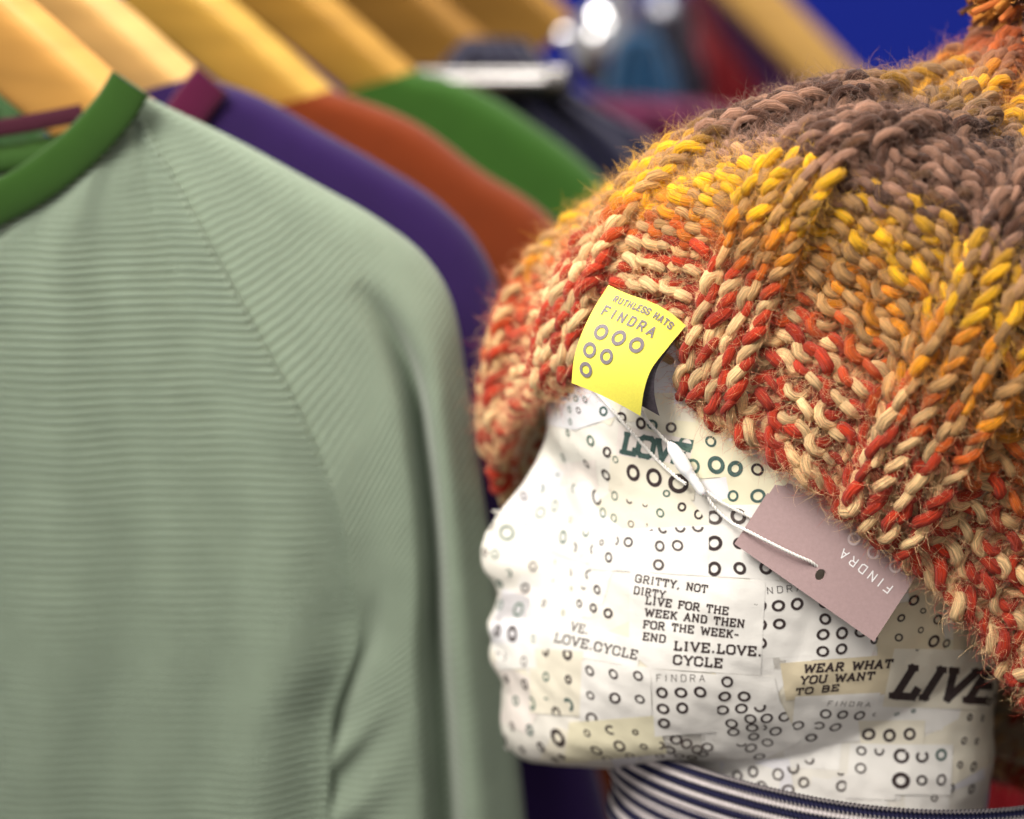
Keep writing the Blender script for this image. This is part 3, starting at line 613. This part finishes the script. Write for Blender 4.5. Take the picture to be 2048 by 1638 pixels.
def card(name, off, sh, hole=(.52, .215), hr=(.033, .055)):
    na, nb = 46, 30; A_, B_ = np.meshgrid(np.linspace(0, 1, na), np.linspace(0, .95, nb)); A_ = A_.copy(); B_ = B_.copy()
    keep = np.ones((nb, na), bool); hx, hy = (A_-hole[0])/hr[0], (B_-hole[1])/hr[1]; r = np.hypot(hx, hy)
    F_ = gridF(nb, na); cen = np.stack([A_.ravel()[F_].mean(1), B_.ravel()[F_].mean(1)], -1)
    rc = np.hypot((cen[:, 0]-hole[0])/hr[0], (cen[:, 1]-hole[1])/hr[1]); F_ = F_[rc > 1.45]
    # snap the ragged rim of the opening onto the circle with an annulus
    us = {}
    cnt = {}
    for f in F_:
        for i in range(4):
            e = tuple(sorted((f[i], f[(i+1) % 4]))); cnt[e] = cnt.get(e, 0)+1
    Aa, Bb = A_.ravel(), B_.ravel(); rimv = set()
    for e, c in cnt.items():
        if c == 1:
            m = ((Aa[e[0]]+Aa[e[1]])/2, (Bb[e[0]]+Bb[e[1]])/2)
            if math.hypot((m[0]-hole[0])/hr[0], (m[1]-hole[1])/hr[1]) < 3.2: rimv |= set(e)
    rim = sorted(rimv, key=lambda i: math.atan2((Bb[i]-hole[1])/hr[1], (Aa[i]-hole[0])/hr[0])); n0_ = len(Aa); nr = len(rim)
    ex = np.array([(hole[0]+hr[0]*math.cos(t), hole[1]+hr[1]*math.sin(t)) for t in [math.atan2((Bb[i]-hole[1])/hr[1], (Aa[i]-hole[0])/hr[0]) for i in rim]])
    Aa = np.concatenate([Aa, ex[:, 0]]); Bb = np.concatenate([Bb, ex[:, 1]])
    F_ = np.vstack([F_, np.array([[rim[k], rim[(k+1) % nr], n0_+(k+1) % nr, n0_+k] for k in range(nr)])])
    f_, b_ = tagpt(Aa+sh, Bb, off), tagpt(Aa+sh, Bb, off+.00035); nn = len(Aa)
    cnt = {}
    for f in F_:
        for i in range(4):
            e = (f[i], f[(i+1) % 4]); cnt[tuple(sorted(e))] = cnt.get(tuple(sorted(e)), [])+[e]
    side = [[e[0][0], e[0][1], e[0][1]+nn, e[0][0]+nn] for e in cnt.values() if len(e) == 1]
    Fa = F_.tolist()+[[i+nn for i in f[::-1]] for f in F_.tolist()]+side
    return mesh(name, np.vstack([f_, b_]), Fa, [M_card, M_cardw], htag, smooth=False, mi=[0]*(2*len(F_))+[1]*len(side))
card('tag_front', 0, 0); card('tag_back', .0009, -.012)
M_white = mat('white_print', (.85, .83, .84), rough=.5); M_pale = mat('pale_gloss_print', (.60, .50, .50), rough=.3)
def tag_print(polys, m, name):
    Vv, Ff = [], []; Mi_ = np.linalg.inv(np.stack([tagp[1]-tagp[0], tagp[3]-tagp[0]], 1))
    for e, q in enumerate(polys):
        ab = (np.array(q)-tagp[0])@Mi_.T; p = tagpt(ab[:, 0], ab[:, 1], -.00012-.000003*(e % 14)); b = len(Vv); Vv.extend(p); Ff.append(list(range(b, b+len(q))))
    mesh(name, np.array(Vv), Ff, m, htag, smooth=False)
tag_print(text_polys('FINDRA', (1788,1173), (1688,1096), 20, th=.13, serif=False, sp=.34), M_white, 'tag_lettering')
rp = []
for cx_, cy_ in ((1708,1078),(1747,1105),(1791,1133),(1752,1060)):
    a = np.linspace(0, 2*np.pi, 25); o_ = np.stack([cx_+13*np.cos(a), cy_+13*np.sin(a)], -1); i_ = np.stack([cx_+8.5*np.cos(a), cy_+8.5*np.sin(a)], -1); rp += [[o_[k], o_[k+1], i_[k+1], i_[k]] for k in range(24)]
tag_print(rp, M_pale, 'tag_rings')
# ================================================================== STRING + PLASTIC SEAL
M_str = mat('white_cord', (.82, .80, .76), rough=.5, sheen=.2, bump=.00005, bscale=4000)
M_seal = mat('white_plastic', (.86, .86, .87), rough=.22, spec=.5, sss=.2)
stro = empty('tag_string', tuple(P(1370, 930, dtag-.004)), 'thin twisted white cord with plastic seal running from yellow label to mauve tag', 'string')
def surf_depth(x, y, off):
    h = hitc(x, y); d = (h[0]-CAM)@FWD if h else dtag; return d-off
def cord(pts, offs, name='cord', r=.00036, tight=None):
    pts = np.array(pts, float); t = np.linspace(0, 1, len(pts)); tt = np.linspace(0, 1, 160)
    p = sm(t, pts, tt); k = tight if tight is not None else None
    d = sm(t, np.array([surf_depth(x, y, o) if o < .5 else o-1 for (x, y), o in zip(pts, offs)]), tt)
    c = P(p[:, 0], p[:, 1], d); s = np.concatenate([[0], np.cumsum(np.linalg.norm(np.diff(c, axis=0), axis=1))])
    T_ = np.gradient(c, axis=0); T_ /= np.linalg.norm(T_, axis=1)[:, None]; N_ = np.tile([0, -1., .1], (160, 1)); N_ -= T_*np.sum(N_*T_, 1)[:, None]; N_ /= np.linalg.norm(N_, axis=1)[:, None]; B_ = np.cross(T_, N_)
    # resample finely
    m = max(60, int(s[-1]/.00035)); si = np.linspace(0, s[-1], m); I = lambda a: np.stack([np.interp(si, s, a[:, k]) for k in range(3)], -1); c, N_, B_ = I(c), I(N_), I(B_)
    Vs, Fs, off = [], [], 0
    for pl in (0, 1):
        a = si/.0026*2*np.pi+np.pi*pl; V_, F_, _ = tubes(c+r*.85*(np.cos(a)[:, None]*N_+np.sin(a)[:, None]*B_), r, 6); Vs.append(V_); Fs.append(F_+off); off += len(V_)
    mesh(name, np.vstack(Vs), np.vstack(Fs), M_str, stro)
dt = lambda x, y, o=.0012: 1+((tagpt(*(np.linalg.inv(np.stack([tagp[1]-tagp[0], tagp[3]-tagp[0]], 1))@(np.array([x, y])-tagp[0])))-CAM)@FWD)-o
cord([(1165,760),(1200,792),(1250,850),(1300,905),(1345,948),(1372,968)], [.003,.002,.0016,.0018,.003,.004])
cord([(1272,800),(1292,838),(1318,868),(1342,892)], [.004,.004,.004,.004])
cord([(1405,978),(1440,1003),(1475,1022),(1492,1030),(1510,1040)], [.003,.0022,.0016,.0012,.0008])
cord([(1405,978),(1425,1010),(1455,1040),(1495,1062),(1545,1088),(1590,1110),(1620,1123),(1639,1137)], [.003,.003,.003,dt(1495,1062,.0022),dt(1545,1088,.003),dt(1590,1110,.0022),dt(1620,1123,.0010),dt(1639,1137,-.0012)])
# seal: lathe profile along its axis
sp_ = np.array([(1338,884),(1345,896),(1358,916),(1371,937),(1381,951),(1392,966),(1404,984),(1409,991)], float); sr = [4, 12, 15, 14.5, 11, 10, 9, 4]
tt = np.linspace(0, 1, 40); t0 = np.linspace(0, 1, 8); q = sm(t0, sp_, tt); c = P(q[:, 0], q[:, 1], sm(t0, [surf_depth(x, y, .0045) for x, y in sp_], tt))
V_, F_, _ = tubes(c, np.maximum(sm(t0, sr, tt), 3)*FOCUS/FP, 20); mesh('seal', V_, F_.tolist()+[list(range(20))[::-1], list(range(39*20, 40*20))], M_seal, stro)
# ================================================================== STRIPED COLLAR
cc_ = PY(1740, 1452); RX, RY = .1025, .078
garment_c = empty('striped_top', (cc_[0], Y0, cc_[2]-.06), 'navy and white striped knitted top with a wide collar round the mannequin neck', 'top')
def collar(name, dR, z_top, depth_, rows, cols, off_col=0, prof_=None, tilt=0.0):
    U, Zt = np.meshgrid(np.linspace(0, 2*np.pi, cols, endpoint=False), np.linspace(0, 1, rows)); s = Zt*depth_
    rad = 1+dR/RX-prof_(s); wav = .0012*np.sin(3*U+1)+.0008*np.sin(5*U)
    st = .00030*np.sin(U*420)+.00022*np.cos(s/.0028*2*np.pi)
    rr = rad+(wav+st)/RX
    X = cc_[0]-RX*rr*np.cos(U); Y = Y0-RY*rr*np.sin(U); Z = cc_[2]+z_top-s+.0030*np.cos(2*U)+.0022*np.sin(U)*1+.0055*np.cos(U)
    ph = (s/.0061+.11*np.sin(U*420)+off_col) % 1; band = (ph < .56)
    white = np.array([.66,.60,.60,1]); navy = np.array([.018,.018,.055,1]); C_ = np.where(band[..., None], navy, white)
    return np.stack([X, Y, Z], -1), C_
M_rib = mat('striped_rib_knit', (.5, .5, .5), rough=.95, sheen=.0, spec=.2, attr='col', var=.12, vscale=900)
fl = lambda s: np.where(s < .03, -.0+s*2.6-.02*np.sin(s*100)*0, .078+(s-.03)*-2.0)
p1, c1 = collar('c', 0, .0, .040, 130, 2100, prof_=fl)
mesh('collar_outside', p1, gridF(130, 2100, cv=True), M_rib, garment_c, attrs={'col': ('FLOAT_COLOR', c1)})
p2, c2 = collar('c', -.003, .0, .036, 90, 2100, prof_=lambda s: s*2.6, off_col=.5)
mesh('collar_inside', p2, gridF(90, 2100, cv=True)[:, ::-1], M_rib, garment_c, attrs={'col': ('FLOAT_COLOR', c2)})
# ================================================================== GARMENTS ON HANGERS
def bulge_sheet(Lp, Rp, y0, ns, nt, th, tblend, rib=None, fold=None, open_=None, name='body', parent=None, m=None, back=.03, amp=.0006, ph_=0., cols=((.4,.4,.4),(.3,.3,.3)), flat=.6):
    """cloth tube between two outline curves in the garment plane: front face bulges to the viewer, back face closes it"""
    s = np.linspace(0, 1, ns); Lw = np.array([PY(*p, y=y0) for p in Lp]); Rw = np.array([PY(*p, y=y0) for p in Rp])
    def cum(W_): d = np.concatenate([[0], np.cumsum(np.linalg.norm(np.diff(W_, axis=0), axis=1))]); return d
    dm = (cum(Lw)+cum(Rw))/2; S_ = np.linspace(0, dm[-1], ns)
    Lc, Rc = sm(dm, Lw, S_), sm(dm, Rw, S_)
    def side(tv, sign):
        Tt, Ss_ = np.meshgrid(tv, S_); Ss_ = Ss_+.0005*np.sin(Tt*7+Ss_*21)+.0002*np.sin(Tt*19-Ss_*60+1); Pp = Lc[:, None]+(Rc-Lc)[:, None]*Tt[..., None]
        tq_ = 2*Tt-1; tq_ = np.where(tq_ < 0, 0, tq_) if open_ == 'L' else (np.where(tq_ > 0, 0, tq_) if open_ == 'R' else tq_); prof_ = np.clip(1-np.abs(tq_)**3.2, 0, 1)**flat; wk = (.10+.90*(1-np.exp(-(np.linalg.norm(Rc-Lc, axis=1)/.06)**1.4)))[:, None]; d = sign*th*prof_*wk
        if fold is not None and sign < 0: d = d+fold(Tt, Ss_/dm[-1])*wk
        if rib: d = d+(-1 if sign < 0 else 1)*amp*np.cos(Ss_/rib*2*np.pi)
        Pp = Pp.copy(); Pp[..., 1] += d
        return Pp, Ss_
    tv = (1-np.cos(np.linspace(0, np.pi, nt)))/2
    f, s1 = side(tv, -1); b, s2 = side(tv[1:-1][::-1], 1)
    Pp = np.concatenate([f, b], 1); s_ = np.concatenate([s1, s2], 1); k = Pp.shape[1]
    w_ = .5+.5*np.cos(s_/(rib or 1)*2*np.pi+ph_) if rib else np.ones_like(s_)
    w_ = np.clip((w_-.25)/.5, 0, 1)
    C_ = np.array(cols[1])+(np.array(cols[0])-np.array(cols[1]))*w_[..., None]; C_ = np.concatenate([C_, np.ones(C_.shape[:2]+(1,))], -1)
    return mesh(name, Pp, gridF(ns, k, cv=True), m, parent, attrs={'col': ('FLOAT_COLOR', C_)})
M_knit = mat('fine_rib_knit', (.4, .4, .4), rough=.92, sheen=.25, spec=.15, attr='col', var=.06, vscale=60)
def shirt(name, label, y0, neck, sil, rag, lefts, cols, trim, rib, hip=None, foldf=None, th=.016):
    o = empty(name, tuple(PY(neck[0], 1900, y=y0)), label, 'jumper')
    n_ = len(sil)
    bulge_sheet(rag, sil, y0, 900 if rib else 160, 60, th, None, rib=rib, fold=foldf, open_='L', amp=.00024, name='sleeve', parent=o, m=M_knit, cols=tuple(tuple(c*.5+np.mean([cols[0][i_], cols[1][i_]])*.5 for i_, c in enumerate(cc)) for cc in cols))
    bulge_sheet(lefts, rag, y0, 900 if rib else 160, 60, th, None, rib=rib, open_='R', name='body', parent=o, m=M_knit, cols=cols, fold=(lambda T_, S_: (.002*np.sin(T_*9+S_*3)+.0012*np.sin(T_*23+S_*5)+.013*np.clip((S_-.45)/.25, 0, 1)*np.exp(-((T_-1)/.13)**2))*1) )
    if trim:
        pts, tc, rr = trim; pts = np.array(pts, float); t = np.linspace(0, 1, len(pts)); tt = np.linspace(0, 1, 60); q = sm(t, pts, tt)
        c = PY(q[:, 0], q[:, 1], y=y0-th*.75); T_ = np.gradient(c, axis=0); T_ /= np.linalg.norm(T_, axis=1)[:, None]; N_ = np.array([0, -1., 0]); B_ = np.cross(T_, N_); a = np.linspace(0, 2*np.pi, 18, endpoint=False)
        V_ = c[:, None]+(np.cos(a)[None, :, None]*B_[:, None]*rr)+(np.sin(a)[None, :, None]*N_*.0020); C_ = np.tile([*tc, 1], (60*18, 1))
        mesh('neck_trim', V_, gridF(60, 18, cv=True).tolist()+[list(range(18)), list(range(59*18, 60*18))[::-1]], M_knit, o, attrs={'col': ('FLOAT_COLOR', C_)})
    return o
sil = [(268,182),(450,268),(620,360),(760,440),(850,512),(905,605),(933,760),(962,960),(1000,1200),(1030,1440),(1055,1680)]
rag = [(258,188),(330,310),(420,470),(520,650),(610,820),(680,1000),(708,1150),(712,1290),(668,1420),(660,1540),(655,1680)]
lft = [(228,215),(90,350),(-60,480),(-120,650),(-120,820),(-120,1000),(-120,1150),(-120,1290),(-120,1420),(-120,1540),(-120,1680)]
def sage_fold(T_, S_):
    k = np.clip((S_-.33)/.2, 0, 1); c = .66-.06*S_
    f = .027*k*np.exp(-((T_-c)/.065)**2)-.006*k*np.exp(-((T_-c-.17)/.10)**2)
    f += .013*np.clip((S_-.45)/.25, 0, 1)*np.exp(-(T_/.22)**2)
    f += .006*np.clip((S_-.6)/.15, 0, 1)*np.exp(-((T_-.02-.10*np.sin(S_*12))/.09)**2)
    f += .004*np.clip((S_-.78)/.06, 0, 1)*np.sin((T_*2.2+S_*9)*6.28)*np.exp(-(T_/.28)**2)
    return f
YS = .764
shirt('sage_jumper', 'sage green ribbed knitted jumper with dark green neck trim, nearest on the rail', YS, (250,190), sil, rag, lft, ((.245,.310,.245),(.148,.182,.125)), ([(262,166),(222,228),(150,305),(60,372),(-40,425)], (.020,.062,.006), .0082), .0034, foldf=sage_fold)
def offs(pts, dx, dy): return [(x+dx, y+dy) for x, y in pts]
def leftside(sp): return [(sp[0][0]-22+dx, sp[0][1]+30+dy) for dx, dy in ((0,0),(-140,140),(-290,290),(-340,420),(-350,520),(-350,620),(-350,700),(-350,800),(-350,950),(-350,1200),(-350,1500))]
sp2 = [(390,152),(480,195),(600,268),(725,350),(835,430),(915,510),(965,600),(987,700),(1003,900),(1075,1250),(1215,1480),(1240,1680)][-11:] if 0 else [(400,150),(520,193),(644,262),(762,328),(879,404),(949,476),(992,560),(1012,680),(1030,1000),(1170,1450),(1230,1680)]
shirt('purple_jumper', 'deep purple knitted jumper with maroon neck trim, hanging second on the rail', .84, (390,150), sp2, offs(sp2, -210, 60), leftside(sp2), ((.022,.007,.068),(.018,.006,.058)), ([(425,160),(388,205),(340,275),(260,380)], (.07,.004,.03), .0085), None, th=.017)
sp3 = [(662,180),(740,206),(825,242),(967,344),(1084,420),(1140,478),(1180,570),(1215,700),(1230,900),(1240,1250),(1250,1680)]
shirt('rust_jumper', 'rust orange knitted jumper, third on the rail, its shoulder beside the hat', .91, (650,190), sp3, offs(sp3, -210, 60), leftside(sp3), ((.16,.026,.003),(.145,.024,.003)), None, None, th=.018)
sp4 = [(832,140),(935,170),(1055,240),(1142,303),(1200,355),(1260,420),(1310,520),(1340,700),(1350,900),(1360,1250),(1370,1680)]
shirt('green_jumper', 'bright green knitted jumper, last of the four jumpers with its shoulder behind the hat', .99, (830,150), sp4, offs(sp4, -190, 60), leftside(sp4), ((.028,.092,.010),(.025,.082,.010)), None, None, th=.019)
# wooden hangers
M_wood = mat('pale_hanger_wood', (.62, .36, .10), rough=.35, coat=.3, var=.10, vscale=14, stretch=(1, 1, 6))
WT = iter([(.68,.35,.09),(.70,.43,.15),(.60,.36,.07),(.50,.27,.05),(.36,.18,.035),(.40,.21,.045)])
def hanger(y0, off, w_px, label, thick=.019, dark=1.0, nk=6):
    m = mat('hanger_wood', next(WT), rough=.33, coat=.35, var=.13, vscale=14, stretch=(1, 1, 6))
    top = np.array([(-420,-330),(-300,-252),(-190,-160),(-95,-75),(-25,-14),(60,42),(200,130),(330,215)], float)[:nk]+np.array(off)
    o = empty('wooden_hanger', tuple(PY(*top[min(4, nk-1)], y=y0)), label, 'clothes hanger', 'wooden hangers holding the knitted jumpers')
    t = np.linspace(0, 1, len(top)); tt = np.linspace(0, 1, 70); q = sm(t, top, tt); c = PY(q[:, 0], q[:, 1], y=y0)
    T_ = np.gradient(c, axis=0); T_ /= np.linalg.norm(T_, axis=1)[:, None]; Yv = np.array([0, 1., 0]); D_ = np.cross(T_, Yv); D_ = D_*np.sign(-D_[:, 2:3]); D_, Yv = D_*math.cos(.6)+Yv*math.sin(.6), Yv*math.cos(.6)-D_*math.sin(.6)
    wd = w_px*(y0/FP)*(1.0-.25*tt); a = np.linspace(0, 2*np.pi, 28, endpoint=False); ex, ey = np.sign(np.cos(a))*np.abs(np.cos(a))**.45, np.sign(np.sin(a))*np.abs(np.sin(a))**.45
    V_ = c[:, None]+D_[:, None]*(wd[:, None, None]*(.5+.5*ex)[None, :, None])+Yv[:, None]*(thick*.5*ey)[None, :, None]
    mesh('hanger_arm', V_, gridF(70, 28, cv=True).tolist()+[list(range(28)), list(range(69*28, 70*28))[::-1]], m, o)
    # the trouser bar support stub and the hook plate sit above the picture
    return o
hanger(YS+.010, (262,190), 235, 'pale wooden hanger carrying the sage green jumper')
hanger(.850, (440,190), 175, 'pale wooden hanger carrying the purple jumper')
hanger(.920, (715,230), 165, 'pale wooden hanger carrying the rust orange jumper')
hanger(1.002, (880,190), 150, 'pale wooden hanger carrying the bright green jumper')
hanger(1.14, (1010,110), 250, 'wooden hanger behind the bright green jumper, above the navy garment', nk=5)
hanger(1.22, (1235,110), 230, 'wooden hanger furthest along the rail, nearest the chrome fitting', nk=4)
# sage top: size label and back of the neck seen through the neckline
st_ = [o for o in bpy.data.objects if o.name == 'sage_jumper'][0]
def strip(name, pts, y, w_, th_, m, par):
    pts = np.array(pts, float); t = np.linspace(0, 1, len(pts)); q = sm(t, pts, np.linspace(0, 1, 40)); c = PY(q[:, 0], q[:, 1], y=y); T_ = np.gradient(c, axis=0); T_ /= np.linalg.norm(T_, axis=1)[:, None]
    N_ = np.array([0, -1., 0]); B_ = np.cross(T_, N_); a = np.linspace(0, 2*np.pi, 16, endpoint=False)
    V_ = c[:, None]+np.cos(a)[None, :, None]*B_[:, None]*w_+np.sin(a)[None, :, None]*N_*th_
    return mesh(name, V_, gridF(40, 16, cv=True).tolist()+[list(range(16)), list(range(39*16, 40*16))[::-1]], m, par)
M_mar = mat('maroon_knit', (.045, .003, .014), rough=.9); M_dg = mat('dark_green_knit', (.028, .08, .010), rough=.9)
strip('back_neck_trim', [(250,190),(200,255),(110,300),(0,320),(-60,322)], YS+.012, .0055, .003, M_dg, st_)
strip('neck_label', [(165,226),(60,246),(-40,262)], YS+.006, .0034, .0008, M_mar, st_)
M_in = mat('sage_inside', (.30, .34, .28), rough=.9)
strip('inner_back_panel', [(190,330),(60,372),(-60,382)], YS+.016, .016, .002, M_in, st_)
# ================================================================== REAR THINGS (out of focus)
def cloth_block(name, label, poly, y0, col, th=.03, cat='top', group=None, folds=5, kind=None):
    """a hanging garment: closed rounded volume inside an outline"""
    poly = np.array(poly, float); m = mat(name+'_cloth', col, rough=.9, sheen=.2, spec=.1, var=.12, vscale=12)
    L_, R_ = poly[:len(poly)//2], poly[len(poly)//2:][::-1]
    o = empty(name, tuple(PY(*poly.mean(0), y=y0)), label, cat, group)
    t = np.linspace(0, 1, len(L_)); tt = np.linspace(0, 1, 50); a_, b_ = PY(*sm(t, L_, tt).T, y=y0), PY(*sm(t, R_, tt).T, y=y0)
    tv = (1-np.cos(np.linspace(0, np.pi, 40)))/2
    def side(tv, s): T_ = tv[None, :, None]; q = a_[:, None]*(1-T_)+b_[:, None]*T_; q = q.copy(); q[..., 1] += s*th*np.clip(1-np.abs(2*tv-1)**3, 0, 1)**.5*(1+.25*np.sin(tv*6.28*folds+2))*np.clip(tt*8+.15, 0, 1)[:, None]**.5; return q
    V_ = np.concatenate([side(tv, -1), side(tv[1:-1][::-1], 1)], 1); k = V_.shape[1]
    mesh('cloth', V_, gridF(50, k, cv=True).tolist()+[list(range(k)), list(range(49*k, 50*k))[::-1]], m, o)
    return o
cloth_block('navy_garment', 'very dark navy garment under the far wooden hangers', [(930,75),(870,150),(830,300),(820,700),(820,1700),(1500,1700),(1500,700),(1350,330),(1160,190),(1050,78)][:10], 1.10, (.012,.012,.035))
cloth_block('plum_garment', 'plum coloured garment hanging behind the front of the hat', [(1120,190),(1100,350),(1090,900),(1090,1750),(1760,1750),(1760,900),(1560,300),(1400,200)], 1.35, (.12,.018,.06))
cloth_block('dark_green_garment', 'dark green folded garment below the chrome bar', [(1125,195),(1105,250),(1110,300),(1195,300),(1200,250),(1175,195)], 1.28, (.02,.06,.012), th=.02)
cloth_block('teal_garment', 'deep teal blue garment behind the bright chrome fitting', [(1240,60),(1200,140),(1190,240),(1370,240),(1350,140),(1310,60)], 1.5, (.008,.07,.17), th=.03)
cloth_block('black_garment', 'black garment between the teal and the red ones', [(1290,20),(1270,120),(1270,250),(1420,250),(1410,130),(1350,30)], 1.56, (.015,.012,.03), th=.02)
cloth_block('red_garment', 'red garment hanging on the second rail above the hat', [(1340,-90),(1390,80),(1330,250),(1300,800),(1680,800),(1640,250),(1540,80),(1430,-90)], 1.7, (.26,.012,.02), th=.03)
cloth_block('violet_garment', 'dark violet garment hung beside the sloping wooden hanger', [(1370,-90),(1440,60),(1530,200),(1560,320),(1760,320),(1660,180),(1560,60),(1470,-90)], 1.6, (.06,.012,.07), th=.015)
cloth_block('crimson_garment', 'crimson garment low behind the back of the neck', [(1880,1180),(1880,1300),(1880,1500),(1880,1760),(2200,1760),(2200,1500),(2200,1300),(2200,1180)], 1.0, (.34,.006,.014), th=.03)
# sloping wooden hanger on the second rail
o = empty('wooden_hanger', tuple(PY(1560, 60, y=1.5)), 'sloping wooden hanger against the blue wall above the hat', 'clothes hanger')
q = np.array([(1400,-110),(1480,-30),(1570,60),(1670,165),(1760,260)], float); t = np.linspace(0, 1, 5); tt = np.linspace(0, 1, 30); c = PY(*sm(t, q, tt).T, y=1.5); T_ = np.gradient(c, axis=0); T_ /= np.linalg.norm(T_, axis=1)[:, None]; D_ = np.cross(T_, [0, 1., 0]); a = np.linspace(0, 2*np.pi, 20, endpoint=False)
V_ = c[:, None]+D_[:, None]*(.018*np.sign(np.cos(a))*np.abs(np.cos(a))**.6)[None, :, None]+np.array([0, 1., 0])*(.008*np.sign(np.sin(a))*np.abs(np.sin(a))**.6)[None, :, None]
mesh('hanger_arm', V_, gridF(30, 20, cv=True).tolist()+[list(range(20)), list(range(29*20, 30*20))[::-1]], M_wood, o)
cloth_block('green_garment', 'green garment glimpsed at the far left behind the nearest hanger', [(-180,130),(-180,250),(-180,400),(-180,520),(120,520),(120,400),(90,250),(20,160)], .93, (.05,.12,.04), th=.015)
# chrome
M_chr = mat('chrome', (.85, .85, .88), rough=.12, metal=1); M_chr2 = mat('darkened_chrome', (.17, .165, .165), rough=.26, metal=1)  # bar chrome has its base colour darkened to hold down bright reflections
def rod(name, a, b, ya, yb, r, parent, cap=True, n=24, m=None):
    c = np.linspace(PY(*a, y=ya), PY(*b, y=yb), n); rr = np.full(n, r); V_, F_, _ = tubes(c, rr, 20)
    if cap:
        T_ = (c[-1]-c[0])/np.linalg.norm(c[-1]-c[0]); V_ = np.vstack([V_, c[0]-T_*r*.6, c[-1]+T_*r*.6]); k = n*20
        F_ = F_.tolist()+[[i, k, (i+1) % 20] for i in range(20)]+[[(n-1)*20+(i+1) % 20, k+1, (n-1)*20+i] for i in range(20)]
    return mesh(name, V_, F_, m or M_chr, parent)
o = empty('chrome_bar', tuple(PY(1000, 165, y=1.08)), 'horizontal round chrome bar end between the bright green jumper and the bright fitting', 'rail')
rod('bar', (780,165), (1105,165), 1.08, 1.06, .0085, o, m=M_chr2); rod('end_cap', (1098,165), (1128,165), 1.06, 1.06, .0098, o, m=M_chr2)
o = empty('chrome_fitting', tuple(PY(1205, 90, y=1.5)), 'upright chrome post with a shiny round clamp catching the light', 'rail')
rod('post', (1248,-260), (1236,150), 1.62, 1.62, .012, o)
U_, V2 = np.meshgrid(np.linspace(0, 2*np.pi, 32, endpoint=False), np.linspace(.05, np.pi-.05, 20)); ce = PY(1203, 92, y=1.5)
mesh('clamp', np.stack([ce[0]+.027*np.sin(V2)*np.cos(U_), ce[1]+.021*np.sin(V2)*np.sin(U_), ce[2]+.033*np.cos(V2)], -1), gridF(20, 32, cv=True), M_chr, o)
rod('cross_arm', (1060,72), (1190,72), 1.5, 1.5, .006, o)
o = empty('chrome_clamp_fitting', tuple(PY(1330, 50, y=1.75)), 'second dimmer chrome clamp to the right of the bright one', 'rail')
ce = PY(1330, 60, y=1.75); mesh('knob', np.stack([ce[0]+.028*np.sin(V2)*np.cos(U_), ce[1]+.02*np.sin(V2)*np.sin(U_), ce[2]+.034*np.cos(V2)], -1), gridF(20, 32, cv=True), mat('brushed_steel', (.35,.36,.42), rough=.4, metal=1), o)
# back wall (blue) and floor
M_blue = mat('blue_wall_paint', (.009, .034, .56), rough=.8, var=.08, vscale=1.5)
wv = [(-4,3.2,-.2),(4,3.2,-.2),(4,3.2,4),(-4,3.2,4)]
o = mesh('wall', np.array(wv+[(x, 3.3, z) for x, _, z in wv]), [[0,1,2,3],[7,6,5,4],[0,4,5,1],[1,5,6,2],[2,6,7,3],[3,7,4,0]], M_blue, smooth=False); o['kind'] = 'structure'
M_floor = mat('shop_floor', (.10, .075, .06), rough=.6, var=.2, vscale=3)
o = mesh('floor', np.array([(-4,-2,0),(4,-2,0),(4,3.2,0),(-4,3.2,0)]), [[0,1,2,3]], M_floor, smooth=False); o['kind'] = 'structure'
print('tris approx', sum(len(m.polygons) for m in bpy.data.meshes)*2)
